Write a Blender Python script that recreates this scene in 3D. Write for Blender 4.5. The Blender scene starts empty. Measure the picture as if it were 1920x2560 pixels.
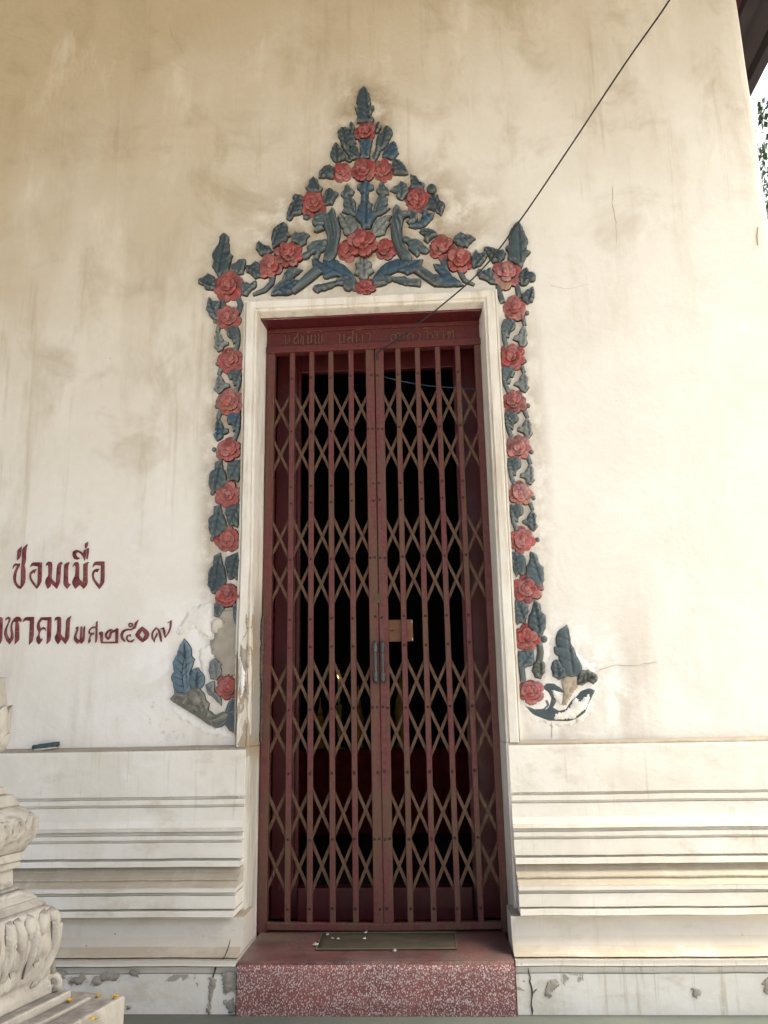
import bpy, bmesh, math, random
import numpy as np
from mathutils import Vector, Matrix, noise
from mathutils.geometry import delaunay_2d_cdt

random.seed(7)
SC = bpy.context.scene
COL = SC.collection

# ------------------------------------------------------------------ camera
F_PX, CX, CY = 2050.0, 960.0, 1280.0          # focal length and centre in photo pixels
CAM_Y, CAM_Z = -4.335, 1.30
ROT = np.array([[0.99802693, 0.03163875, 0.05423311],
                [0.06013046, -0.23302537, -0.97060986],
                [-0.0180712, 0.97195585, -0.23446805]])
cam_data = bpy.data.cameras.new("camera")
cam = bpy.data.objects.new("camera", cam_data)
COL.objects.link(cam)
cam_data.sensor_fit = 'VERTICAL'
cam_data.sensor_height = 36.0
cam_data.sensor_width = 27.0
cam_data.lens = F_PX / 2560.0 * 36.0
cam_data.clip_start = 0.05
cam_data.clip_end = 2000.0
m4 = Matrix([list(ROT[0]) + [0.0], list(ROT[1]) + [CAM_Y], list(ROT[2]) + [CAM_Z], [0, 0, 0, 1]])
cam.matrix_world = m4
SC.camera = cam

# ------------------------------------------------------------------ sky, sun, exposure
SUN_EL, SUN_AZ = math.radians(66), math.radians(90)   # azimuth clockwise from +Y; hazy, high on the right
world = bpy.data.worlds.new("World")
SC.world = world
world.use_nodes = True
wn = world.node_tree
bg = wn.nodes["Background"]
sky = wn.nodes.new("ShaderNodeTexSky")
sky.sky_type = 'NISHITA'
sky.sun_disc = False
sky.sun_elevation = SUN_EL
sky.sun_rotation = SUN_AZ
sky.air_density = 0.8
sky.dust_density = 10.0
sky.ozone_density = 0.2
wn.links.new(sky.outputs[0], bg.inputs[0])
bg.inputs[1].default_value = 0.15
sun_data = bpy.data.lights.new("sun", 'SUN')
sun_data.energy = 1.0
sun_data.angle = math.radians(15.0)
sun_data.color = (1.0, 0.96, 0.88)
sun = bpy.data.objects.new("sun", sun_data)
COL.objects.link(sun)
sdir = Vector((math.sin(SUN_AZ) * math.cos(SUN_EL), math.cos(SUN_AZ) * math.cos(SUN_EL), math.sin(SUN_EL)))
sun.rotation_euler = sdir.to_track_quat('Z', 'Y').to_euler()
sun.location = (6, -8, 12)
vs = SC.view_settings
vs.view_transform = 'Standard'
vs.look = 'None'
vs.exposure = 1.55
vs.gamma = 1.0
vs.use_curve_mapping = False
vs.use_white_balance = True
vs.white_balance_temperature = 6500
vs.white_balance_tint = 3
SC.cycles.use_denoising = True
SC.cycles.max_bounces = 6
SC.cycles.diffuse_bounces = 4
SC.cycles.glossy_bounces = 2

# ------------------------------------------------------------------ geometry helpers
CAMP = np.array([0.0, CAM_Y, CAM_Z])
def P(px, py, Y=0.0):
    """world point at depth Y for a place read off the photograph"""
    r = ROT @ np.array([px - CX, -(py - CY), -F_PX])
    t = (Y - CAM_Y) / r[1]
    return CAMP + r * t
def PZ(px, py, z):
    r = ROT @ np.array([px - CX, -(py - CY), -F_PX])
    return CAMP + r * ((z - CAM_Z) / r[2])
def crop(x0, y0, s):
    return lambda pts: [(x0 + x / s, y0 + y / s) for x, y in pts]

def link(o, parent=None):
    COL.objects.link(o)
    if parent is not None:
        o.parent = parent
    return o
def thing(name, label, cat, loc=(0, 0, 0), group=None, kind=None):
    o = bpy.data.objects.new(name, None)
    o.empty_display_size = 0.1
    o.location = loc
    COL.objects.link(o)
    tag(o, label, cat, group, kind)
    return o
def tag(o, label=None, cat=None, group=None, kind=None):
    if label: o["label"] = label
    if cat: o["category"] = cat
    if group: o["group"] = group
    if kind: o["kind"] = kind
    return o
def wloc(parent):
    v = Vector((0, 0, 0))
    while parent is not None:
        v += parent.location
        parent = parent.parent
    return v
def mesh_obj(name, verts, faces, mat, parent=None, smooth=False, color=None):
    off = wloc(parent)
    me = bpy.data.meshes.new(name)
    me.from_pydata([(v[0] - off[0], v[1] - off[1], v[2] - off[2]) for v in verts], [], faces)
    me.materials.append(mat)
    if smooth:
        me.polygons.foreach_set("use_smooth", [True] * len(me.polygons))
    me.update()
    o = bpy.data.objects.new(name, me)
    if color is not None:
        o.color = color
    return link(o, parent)
def inst(name, me, parent, loc=(0, 0, 0), rot=(0, 0, 0), scale=(1, 1, 1), color=None):
    o = bpy.data.objects.new(name, me)
    o.location, o.rotation_euler, o.scale = loc, rot, scale
    if color is not None:
        o.color = color
    return link(o, parent)

class MB:
    """collects vertices and faces of one mesh"""
    def __init__(s): s.v, s.f = [], []
    def add(s, v, f):
        n = len(s.v); s.v += [tuple(p) for p in v]; s.f += [tuple(i + n for i in q) for q in f]
    def box(s, x0, x1, y0, y1, z0, z1):
        s.add([(x0,y0,z0),(x1,y0,z0),(x1,y1,z0),(x0,y1,z0),(x0,y0,z1),(x1,y0,z1),(x1,y1,z1),(x0,y1,z1)],
              [(3,2,1,0),(4,5,6,7),(0,1,5,4),(1,2,6,5),(2,3,7,6),(3,0,4,7)])
    def bar(s, a, b, w, d, side=(0, 1, 0), bev=0.0):
        """flat bar from a to b: w across, d along side"""
        a, b = Vector(a), Vector(b)
        ax = (b - a).normalized(); sd = Vector(side); sd = (sd - ax * sd.dot(ax)).normalized()
        cr = ax.cross(sd)
        if bev <= 0:
            sec = [(-w/2,-d/2),(w/2,-d/2),(w/2,d/2),(-w/2,d/2)]
        else:
            h, k = w/2, d/2
            sec = [(-h+bev,-k),(h-bev,-k),(h,-k+bev),(h,k-bev),(h-bev,k),(-h+bev,k),(-h,k-bev),(-h,-k+bev)]
        n = len(sec)
        v = [a + cr*p + sd*q for p, q in sec] + [b + cr*p + sd*q for p, q in sec]
        f = [(i, (i+1) % n, n+(i+1) % n, n+i) for i in range(n)] + [tuple(range(n-1,-1,-1)), tuple(range(n, 2*n))]
        s.add(v, f)
    def tube(s, pts, r, n=8, caps=True):
        pts = [Vector(p) for p in pts]
        rs = r if isinstance(r, (list, tuple)) else [r]*len(pts)
        rings, ref = [], None
        for i, p in enumerate(pts):
            t = (pts[min(i+1, len(pts)-1)] - pts[max(i-1, 0)]).normalized()
            if ref is None or abs(ref.dot(t)) > .97:
                ref = Vector((0,0,1)) if abs(t.z) < .9 else Vector((1,0,0))
            a = t.cross(ref).normalized(); b = t.cross(a); ref = a.cross(t)
            rings.append([p + (a*math.cos(2*math.pi*k/n) + b*math.sin(2*math.pi*k/n))*rs[i] for k in range(n)])
        v = [q for rg in rings for q in rg]
        f = [(i*n+k, i*n+(k+1) % n, (i+1)*n+(k+1) % n, (i+1)*n+k) for i in range(len(pts)-1) for k in range(n)]
        if caps:
            f += [tuple(range(n)), tuple(range((len(pts)-1)*n+n-1, (len(pts)-1)*n-1, -1))]
        s.add(v, f)
    def lathe(s, prof, c=(0,0,0), n=20, axis='Z'):
        v, f = [], []
        for r, h in prof:
            for k in range(n):
                a = 2*math.pi*k/n
                p = (r*math.cos(a), r*math.sin(a), h) if axis == 'Z' else (r*math.cos(a), h, r*math.sin(a))
                v.append((c[0]+p[0], c[1]+p[1], c[2]+p[2]))
        m = len(prof)
        for i in range(m-1):
            for k in range(n):
                f.append((i*n+k, i*n+(k+1) % n, (i+1)*n+(k+1) % n, (i+1)*n+k))
        f += [tuple(range(n-1,-1,-1)), tuple(range((m-1)*n, m*n))]
        s.add(v, f)
    def sphere(s, c, r, n=10, m=6, sq=(1,1,1)):
        v, f = [], []
        for i in range(m+1):
            t = math.pi*i/m
            for k in range(n):
                a = 2*math.pi*k/n
                v.append((c[0]+r*sq[0]*math.sin(t)*math.cos(a), c[1]+r*sq[1]*math.sin(t)*math.sin(a), c[2]+r*sq[2]*math.cos(t)))
        for i in range(m):
            for k in range(n):
                f.append((i*n+k, (i+1)*n+k, (i+1)*n+(k+1) % n, i*n+(k+1) % n))
        s.add(v, f)
    def build(s, name, mat, parent=None, smooth=False, color=None):
        return mesh_obj(name, s.v, s.f, mat, parent, smooth, color)

def smooth_closed(pts, it=2):
    """corner cutting that keeps sharp tips"""
    pts = [np.array(p, float) for p in pts]
    for _ in range(it):
        out, n = [], len(pts)
        for i in range(n):
            a, b, c = pts[i-1], pts[i], pts[(i+1) % n]
            u, w = b-a, c-b
            cs = np.dot(u, w) / (np.linalg.norm(u)*np.linalg.norm(w) + 1e-9)
            if cs < 0.62:
                out.append(b)
            else:
                out.append(b*.8 + a*.2); out.append(b*.8 + c*.2)
        pts = out
    return pts
def resample(pts, ds):
    out, n = [], len(pts)
    for i in range(n):
        a, b = pts[i], pts[(i+1) % n]
        L = np.linalg.norm(b-a); k = max(1, int(round(L/ds)))
        out += [a + (b-a)*j/k for j in range(k)]
    return out
def seg_dist(Q, A, B):
    d = B - A; L = (d*d).sum(1) + 1e-12
    t = ((Q[:, None, :]-A[None])*d[None]).sum(2)/L[None]
    t = np.clip(t, 0, 1)
    pr = A[None] + d[None]*t[..., None]
    return np.sqrt(((Q[:, None, :]-pr)**2).sum(2))
def inside(Q, loops):
    c = np.zeros(len(Q), bool)
    for lp in loops:
        A = np.array(lp); B = np.roll(A, -1, 0)
        for a, b in zip(A, B):
            cond = (a[1] > Q[:, 1]) != (b[1] > Q[:, 1])
            if not cond.any(): continue
            xi = (b[0]-a[0])*(Q[:, 1]-a[1])/(b[1]-a[1]+1e-15) + a[0]
            c ^= cond & (Q[:, 0] < xi)
    return c
def plate(name, loops, mat, parent, h, rim=0.004, y0=0.0, ds=0.006, grid=0.0065, veins=None, groove=0.6,
          smooth_it=1, back=0.012, color=None, dome=0.6, joint=None, flare=0.0, ridge=False):
    """carved piece standing on the wall: loops of (x, z); domed front with vein grooves, side walls to the back"""
    lps = []
    for lp in loops:
        q = smooth_closed(lp, smooth_it) if smooth_it else [np.array(p, float) for p in lp]
        lps.append(resample(q, ds))
    pts, edges = [], []
    for lp in lps:
        n0 = len(pts); pts += lp
        edges += [(n0+i, n0+(i+1) % len(lp)) for i in range(len(lp))]
    A = np.array([pts[e[0]] for e in edges]); B = np.array([pts[e[1]] for e in edges])
    nb = len(pts)
    if grid:
        mn, mx = A.min(0), A.max(0)
        gx = np.arange(mn[0]+grid*.5, mx[0], grid); gz = np.arange(mn[1]+grid*.5, mx[1], grid*.87)
        G = np.array([(x + (grid*.5 if j % 2 else 0), z) for j, z in enumerate(gz) for x in gx]).reshape(-1, 2)
        if len(G):
            G = G[inside(G, lps)]
        if len(G):
            D = seg_dist(G, A, B).min(1); G = G[D > grid*.45]
            pts = pts + list(G)
    vo, eo, fo, ov, oe, of = delaunay_2d_cdt([Vector((p[0], p[1])) for p in pts], edges, [], 0, 1e-6)
    V = np.array([(v.x, v.y) for v in vo])
    T = [tuple(f) for f in fo]
    cen = np.array([V[list(t)].mean(0) for t in T])
    keep = inside(cen, lps)
    T = [t for t, k in zip(T, keep) if k]
    d = seg_dist(V, A, B).min(1)
    on = d < 1e-5
    w = max(d.max()*dome, 1e-4)
    s = np.clip(d/w, 0, 1)
    hh = rim + (h-rim)*np.sqrt(np.clip(1-(1-s)**2, 0, 1))
    if veins is None and not ridge and grid:
        c = A[:: max(1, len(A)//24)]
        DD = ((c[:, None]-c[None])**2).sum(2); i, j = np.unravel_index(DD.argmax(), DD.shape)
        a, b = c[i], c[j]
        veins = [[a+(b-a)*.1, a+(b-a)*.92]]
        nrm = np.array([-(b-a)[1], (b-a)[0]])
        for t in (.28, .5, .7):
            for sg in (-1, 1):
                m = a+(b-a)*t
                veins.append([m, m + (b-a)*.13 + sg*nrm*.22])
    if veins:
        for k, vn in enumerate(veins):
            vn = np.array(vn, float)
            dv = seg_dist(V, vn[:-1], vn[1:]).min(1)
            hh = hh - (h-rim)*(groove if k == 0 else groove*.6)*np.exp(-(dv/(0.0055 if k == 0 else .0042))**2)*(~on)
    verts = [(V[i, 0], y0-hh[i], V[i, 1]) for i in range(len(V))]
    # side walls from boundary edges
    cnt = {}
    for t in T:
        for a, b in ((t[0], t[1]), (t[1], t[2]), (t[2], t[0])):
            cnt[(a, b)] = cnt.get((a, b), 0)+1
    bnd = [e for e in cnt if (e[1], e[0]) not in cnt]
    bm, nrm2 = {}, {}
    for a, b in bnd:
        dx, dz = V[b, 0]-V[a, 0], V[b, 1]-V[a, 1]; L = math.hypot(dx, dz)+1e-9
        for q in (a, b):
            u = nrm2.get(q, (0, 0)); nrm2[q] = (u[0]+dz/L, u[1]-dx/L)
    for a, b in bnd:
        for q in (a, b):
            if q not in bm:
                u = nrm2[q]; L = max(1.0, math.hypot(*u)); bm[q] = len(verts)
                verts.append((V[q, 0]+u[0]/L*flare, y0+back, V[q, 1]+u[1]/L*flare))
    faces = list(T) + [(b, a, bm[a], bm[b]) for a, b in bnd]
    o = mesh_obj(name, verts, faces, mat, parent, False, color)
    pol = o.data.polygons
    pol.foreach_set("use_smooth", [i < len(T) for i in range(len(faces))])
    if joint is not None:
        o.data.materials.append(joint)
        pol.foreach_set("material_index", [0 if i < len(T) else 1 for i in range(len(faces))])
    return o
def wall_loop(pts, Y=0.0):
    return [(P(x, y, Y)[0], P(x, y, Y)[2]) for x, y in pts]
def stroke(pts, ws):
    """outline of a brush stroke along pts with widths ws (same units)"""
    p = [np.array(q, float) for q in pts]
    if not isinstance(ws, (list, tuple)): ws = [ws]*len(p)
    if len(ws) != len(p):
        ws = list(np.interp(np.linspace(0, 1, len(p)), np.linspace(0, 1, len(ws)), ws))
    L, Rr = [], []
    for i in range(len(p)):
        t = p[min(i+1, len(p)-1)] - p[max(i-1, 0)]; t = t/(np.linalg.norm(t)+1e-9)
        n = np.array([-t[1], t[0]])
        L.append(tuple(p[i]+n*ws[i]/2)); Rr.append(tuple(p[i]-n*ws[i]/2))
    return L + Rr[::-1]
def disc(c, r, n=12, ry=None):
    ry = ry or r
    return [(c[0]+r*math.cos(2*math.pi*k/n), c[1]+ry*math.sin(2*math.pi*k/n)) for k in range(n)]

# ------------------------------------------------------------------ materials
class N:
    def __init__(s, name, rough=0.8, spec=0.3):
        s.m = bpy.data.materials.new(name); s.m.use_nodes = True
        s.t = s.m.node_tree; s.b = s.t.nodes["Principled BSDF"]
        s.b.inputs["Roughness"].default_value = rough
        s.b.inputs["Specular IOR Level"].default_value = spec
        s._pos = None
    def n(s, typ, **kw):
        o = s.t.nodes.new(typ)
        for k, v in kw.items(): setattr(o, k, v)
        return o
    def set(s, sock, v):
        if hasattr(v, "is_linked"): s.t.links.new(v, sock)
        elif isinstance(v, (tuple, list)) and len(v) == 3 and sock.type == 'RGBA': sock.default_value = (*v, 1)
        else: sock.default_value = v
    def pos(s):
        if s._pos is None: s._pos = s.n("ShaderNodeNewGeometry").outputs["Position"]
        return s._pos
    def xyz(s, v=None):
        q = s.n("ShaderNodeSeparateXYZ"); s.set(q.inputs[0], v or s.pos()); return q.outputs
    def scale(s, v, sc):
        q = s.n("ShaderNodeVectorMath", operation='MULTIPLY'); s.set(q.inputs[0], v); q.inputs[1].default_value = sc; return q.outputs[0]
    def noise(s, scale, detail=4, rough=.55, vec=None, dist=0.0, col=False):
        q = s.n("ShaderNodeTexNoise"); s.set(q.inputs["Vector"], vec or s.pos())
        q.inputs["Scale"].default_value = scale; q.inputs["Detail"].default_value = detail
        q.inputs["Roughness"].default_value = rough; q.inputs["Distortion"].default_value = dist
        return q.outputs[1 if col else 0]
    def vor(s, scale, vec=None, feature='F1', out="Distance", rnd=1.0):
        q = s.n("ShaderNodeTexVoronoi", feature=feature); s.set(q.inputs["Vector"], vec or s.pos())
        q.inputs["Scale"].default_value = scale; q.inputs["Randomness"].default_value = rnd
        return q.outputs[out]
    def math(s, op, a, b=0.0, c=0.0, clamp=False):
        q = s.n("ShaderNodeMath", operation=op, use_clamp=clamp)
        s.set(q.inputs[0], a); s.set(q.inputs[1], b); s.set(q.inputs[2], c); return q.outputs[0]
    def ramp(s, v, a, b, o0=0.0, o1=1.0, smooth=True):
        q = s.n("ShaderNodeMapRange"); q.interpolation_type = 'SMOOTHSTEP' if smooth else 'LINEAR'
        s.set(q.inputs[0], v)
        for i, k in zip((1, 2, 3, 4), (a, b, o0, o1)): q.inputs[i].default_value = k
        return q.outputs[0]
    def mix(s, f, a, b, blend='MIX'):
        q = s.n("ShaderNodeMix", data_type='RGBA', blend_type=blend)
        s.set(q.inputs[0], f); s.set(q.inputs[6], a); s.set(q.inputs[7], b); return q.outputs[2]
    def objcol(s): return s.n("ShaderNodeObjectInfo").outputs["Color"]
    def objrand(s): return s.n("ShaderNodeObjectInfo").outputs["Random"]
    def color(s, v): s.set(s.b.inputs["Base Color"], v)
    def rough(s, v): s.set(s.b.inputs["Roughness"], v)
    def bump(s, h, strength=.3, dist=.01, prev=None):
        q = s.n("ShaderNodeBump"); q.inputs["Strength"].default_value = strength; q.inputs["Distance"].default_value = dist
        s.set(q.inputs["Height"], h)
        if prev is not None: s.set(q.inputs["Normal"], prev)
        s.set(s.b.inputs["Normal"], q.outputs[0]); return q.outputs[0]
def near(m, cx, cz, rx, rz, warp=None, amt=.6):
    """soft blob on the wall round (cx, cz) whose outline is broken up by noise"""
    x, y, z = m.xyz()
    a = m.math('DIVIDE', m.math('SUBTRACT', x, cx), rx); b = m.math('DIVIDE', m.math('SUBTRACT', z, cz), rz)
    d = m.math('SQRT', m.math('ADD', m.math('MULTIPLY', a, a), m.math('MULTIPLY', b, b)))
    if warp is not None:
        d = m.math('ADD', d, m.math('MULTIPLY', m.math('SUBTRACT', warp, .5), amt*2))
    return m.ramp(d, 1.15, .55)

def mat_plaster():
    m = N("aged_plaster", .9, .2)
    x, y, z = m.xyz()
    big = m.noise(.55, 3, .6, dist=.6)
    mid = m.noise(2.2, 4, .66, dist=.4)
    fine = m.noise(22, 3, .65)
    streak = m.noise(1.0, 4, .65, vec=m.scale(m.pos(), (3.2, 1, .35)))
    white = m.mix(m.ramp(mid, .3, .7), (.775, .755, .695), (.835, .82, .775))
    # yellowed limewash: higher on the wall, edge broken up by big noise
    e = m.math('ADD', z, m.math('MULTIPLY', m.math('SUBTRACT', big, .5), 3.4))
    e = m.math('ADD', e, m.math('MULTIPLY', m.math('SUBTRACT', streak, .5), 1.2))
    e = m.math('SUBTRACT', e, m.math('MULTIPLY', x, .52))
    yel = m.ramp(e, 3.2, 6.5)
    c = m.mix(yel, white, (.51, .43, .30))
    cloud = m.math('MULTIPLY', m.ramp(mid, .48, .72), m.ramp(e, 2.2, 4.6))
    c = m.mix(m.math('MULTIPLY', cloud, .55), c, (.39, .315, .195))
    wash = m.noise(1.0, 5, .68, vec=m.scale(m.pos(), (2.4, 1, .8)))
    c = m.mix(m.math('MULTIPLY', m.ramp(wash, .50, .70), m.ramp(e, 2.2, 5.0, .05, .45)), c, (.42, .345, .23))
    c = m.mix(m.math('MULTIPLY', m.ramp(wash, .46, .32), m.ramp(e, 1.5, 4.5, .2, .45)), c, (.76, .72, .62))
    run = m.noise(1.0, 4, .65, vec=m.scale(m.pos(), (13, 1, .45)))
    c = m.mix(m.math('MULTIPLY', m.math('MULTIPLY', m.ramp(run, .55, .70), m.ramp(wash, .42, .58)), m.ramp(e, 2.2, 4.6, .06, .40)), c, (.38, .31, .20))
    # grey-brown smears low on the wall
    sm = m.math('MULTIPLY', m.ramp(streak, .45, .7), m.ramp(z, 2.2, 1.2))
    c = m.mix(m.math('MULTIPLY', sm, .55), c, (.50, .44, .37))
    n1 = m.noise(7, 4, .68)
    # brown dirt along the carved strips and round the pediment
    for cx, cz, rx, rz, amt in ((-1.13, 2.6, .17, 1.3, .7), (.54, 2.7, .15, 1.2, .5), (-.3, 4.1, .95, .55, .75), (-.32, 4.85, .25, .40, .8)):
        d = near(m, cx, cz, rx, rz, n1, .5)
        c = m.mix(m.math('MULTIPLY', m.math('MULTIPLY', d, m.ramp(n1, .32, .68)), amt), c, (.33, .25, .15))
    # newer white filler by the lower scrolls
    n2 = m.noise(5.5, 4, .62, dist=.8)
    for cx, cz, rx, rz, amt in ((-1.32, 1.62, .36, .32, .8), (.72, 1.42, .34, .40, .9), (-1.55, 1.28, .4, .12, .4)):
        d = m.math('MULTIPLY', near(m, cx, cz, rx, rz, n2, .7), m.ramp(n2, .40, .56))
        c = m.mix(m.math('MULTIPLY', d, amt), c, (.89, .885, .87))
    # grey bare patches at lower left
    n3 = m.noise(13, 5, .7, dist=.15)
    d = m.math('MULTIPLY', near(m, -1.30, 1.27, .34, .18, n2, .6), m.ramp(n3, .55, .68))
    c = m.mix(m.math('MULTIPLY', d, .55), c, (.42, .42, .41))
    d = m.math('MULTIPLY', near(m, -1.3, 1.24, .3, .14, n2, .6), m.ramp(n3, .42, .36))
    c = m.mix(m.math('MULTIPLY', d, .4), c, (.70, .58, .36))
    sp = m.ramp(m.vor(9), .05, .02)
    c = m.mix(m.math('MULTIPLY', m.math('MULTIPLY', sp, m.ramp(n1, .5, .6)), .5), c, (.25, .2, .14))
    c = m.mix(.13, c, m.mix(fine, (.45, .42, .38), (1, 1, 1)), 'MULTIPLY')
    m.color(c)
    h = m.math('ADD', m.math('MULTIPLY', mid, .9), m.math('MULTIPLY', fine, .12))
    h = m.math('ADD', h, m.math('MULTIPLY', m.noise(75, 3, .7), .09))
    m.bump(h, .4, .03)
    return m.m
def mat_plinth():
    m = N("plinth_limewash", .85, .25)
    x, y, z = m.xyz()
    mid = m.noise(2.6, 6, .62, dist=.5); fine = m.noise(30, 4, .6)
    drip = m.noise(1, 4, .7, vec=m.scale(m.pos(), (26, 2, 1.3)))
    drip2 = m.noise(1.1, 3, .6)
    c = m.mix(m.ramp(mid, .3, .7), (.73, .70, .62), (.84, .82, .765))
    c = m.mix(m.math('MULTIPLY', m.math('MULTIPLY', m.ramp(drip, .55, .72), m.ramp(drip2, .40, .60)), .6), c, (.45, .38, .25))
    blot = m.noise(3.1, 5, .68, vec=m.scale(m.pos(), (1, 1, 1.8)))
    c = m.mix(m.math('MULTIPLY', m.ramp(blot, .53, .68), .45), c, (.52, .46, .36))
    c = m.mix(m.math('MULTIPLY', m.ramp(blot, .40, .31), .6), c, (.88, .875, .85))
    # scotia band greyed: part grime, part shade painted into the colour
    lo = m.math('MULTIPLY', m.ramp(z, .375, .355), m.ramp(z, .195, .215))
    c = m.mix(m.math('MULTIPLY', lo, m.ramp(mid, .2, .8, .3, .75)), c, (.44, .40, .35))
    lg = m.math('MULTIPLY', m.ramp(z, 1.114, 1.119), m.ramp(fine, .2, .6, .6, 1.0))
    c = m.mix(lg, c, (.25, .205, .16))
    cv = m.math('MULTIPLY', m.ramp(z, .572, .562), m.ramp(z, .490, .500))  # cavetto greyed likewise, grime together with painted shade
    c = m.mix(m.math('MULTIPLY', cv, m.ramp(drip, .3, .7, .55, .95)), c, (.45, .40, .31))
    sp = m.ramp(m.vor(16), .10, .04)
    c = m.mix(m.math('MULTIPLY', m.math('MULTIPLY', sp, lo), m.ramp(fine, .4, .6)), c, (.16, .12, .08))
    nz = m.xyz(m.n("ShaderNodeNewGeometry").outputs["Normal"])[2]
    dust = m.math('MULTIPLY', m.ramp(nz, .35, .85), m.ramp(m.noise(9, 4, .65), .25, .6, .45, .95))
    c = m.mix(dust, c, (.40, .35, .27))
    # flaked limewash showing cement on the bottom course
    fl = m.noise(4.2, 6, .6, dist=1.4)
    side = m.math('ADD', m.ramp(x, -.98, -1.9), m.math('MULTIPLY', m.ramp(x, -1.15, -.98), m.ramp(x, -.9, -.95)))
    up = m.ramp(z, .02, .16, -.08, .05)
    th = m.math('ADD', m.math('ADD', fl, up), m.math('MULTIPLY', side, .05))
    fm = m.math('MULTIPLY', m.ramp(th, .665, .685), m.ramp(z, .165, .155))
    c = m.mix(fm, c, (.42, .39, .33))
    c = m.mix(.12, c, m.mix(fine, (.4, .38, .34), (1, 1, 1)), 'MULTIPLY')
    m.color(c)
    h = m.math('SUBTRACT', m.math('ADD', m.math('MULTIPLY', mid, .5), m.math('MULTIPLY', fine, .1)), m.math('MULTIPLY', fm, .12))
    m.bump(h, .45, .025)
    return m.m
def mat_frame():
    m = N("door_surround_plaster", .85, .25)
    x, y, z = m.xyz()
    mid = m.noise(3, 6, .62, dist=.5); fine = m.noise(28, 4, .6)
    st = m.noise(1.2, 5, .7, vec=m.scale(m.pos(), (14, 8, 1.1)))
    c = m.mix(m.ramp(mid, .3, .7), (.72, .68, .60), (.83, .81, .765))
    c = m.mix(m.math('MULTIPLY', m.ramp(st, .46, .68), .55), c, (.46, .39, .29))
    # damp-blown limewash low on the left jamb: bare tan render under flakes
    wl = m.math('MULTIPLY', m.ramp(x, -.8, -.85), m.math('MULTIPLY', m.ramp(z, 2.05, 1.75), m.ramp(z, .95, 1.15)))
    fl = m.noise(5, 6, .62, dist=1.2, vec=m.scale(m.pos(), (1.6, 1.6, .7)))
    b = m.math('ADD', fl, m.math('MULTIPLY', m.ramp(y, -.03, .06), .26))
    bare = m.math('MULTIPLY', wl, m.ramp(b, .54, .57))
    c = m.mix(bare, c, m.mix(m.ramp(mid, .4, .6), (.40, .31, .20), (.40, .38, .34)))
    lo = m.math('MULTIPLY', m.ramp(z, 1.15, .95), m.ramp(st, .35, .65))
    c = m.mix(m.math('MULTIPLY', lo, .6), c, (.42, .39, .34))
    c = m.mix(.2, c, m.mix(fine, (.4, .38, .34), (1, 1, 1)), 'MULTIPLY')
    m.color(c)
    h = m.math('SUBTRACT', m.math('ADD', m.math('MULTIPLY', mid, .6), m.math('MULTIPLY', fine, .1)), m.math('MULTIPLY', bare, .2))
    m.bump(h, .35, .02)
    return m.m
def mat_leaf():
    m = N("carved_leaf_paint", .62, .35)
    oc = m.objcol(); fine = m.noise(60, 4, .65); mid = m.noise(14, 5, .65)
    c = m.mix(m.ramp(mid, .25, .75), m.mix(.0, oc, oc), m.mix(.55, oc, (.035, .05, .06)))
    wear = m.math('MULTIPLY', m.ramp(m.noise(38, 5, .7), .56, .70), m.ramp(mid, .42, .62))
    c = m.mix(m.math('MULTIPLY', wear, .5), c, (.30, .32, .31))
    pt = m.n("ShaderNodeNewGeometry").outputs["Pointiness"]
    c = m.mix(m.math('MULTIPLY', m.ramp(pt, .515, .60), m.ramp(fine, .3, .6, .2, .75)), c, m.mix(.6, oc, (.42, .43, .41)))
    chip = m.ramp(m.noise(26, 4, .6, dist=.8), .70, .73)
    c = m.mix(m.math('MULTIPLY', chip, .8), c, (.55, .50, .40))
    m.color(c); m.rough(m.ramp(fine, .3, .7, .5, .8))
    m.bump(m.math('ADD', fine, m.math('MULTIPLY', mid, .6)), .35, .004)
    return m.m
def mat_petal():
    m = N("carved_petal_paint", .6, .35)
    oc = m.objcol(); fine = m.noise(70, 4, .65); mid = m.noise(20, 4, .6)
    rnd = m.objrand()
    base = m.mix(m.ramp(rnd, .55, .95, 0, .7), oc, (.27, .030, .027))
    c = m.mix(m.ramp(m.noise(30, 5, .7), .48, .68), base, m.mix(.5, oc, (.46, .24, .225)))
    dirt = m.ramp(mid, .52, .35)
    c = m.mix(m.math('MULTIPLY', dirt, .7), c, (.085, .03, .025))
    pt = m.n("ShaderNodeNewGeometry").outputs["Pointiness"]
    c = m.mix(m.math('MULTIPLY', m.ramp(pt, .51, .60), .55), c, m.mix(.5, oc, (.56, .33, .31)))
    chip = m.ramp(m.noise(33, 4, .6, dist=.6), .70, .73)
    c = m.mix(m.math('MULTIPLY', chip, .8), c, (.60, .50, .40))
    m.color(c)
    m.bump(m.math('ADD', fine, m.math('MULTIPLY', mid, .5)), .3, .003)
    return m.m
def mat_flat(name, col, col2=None, sc=20, rough=.75, bump=.2, dist=.004, spec=.3):
    m = N(name, rough, spec)
    a = m.noise(sc, 5, .6); col2 = col2 or tuple(k*.7 for k in col)
    m.color(m.mix(m.ramp(a, .3, .7), col, col2)); m.bump(m.noise(sc*3, 4), bump, dist)
    return m.m
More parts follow.
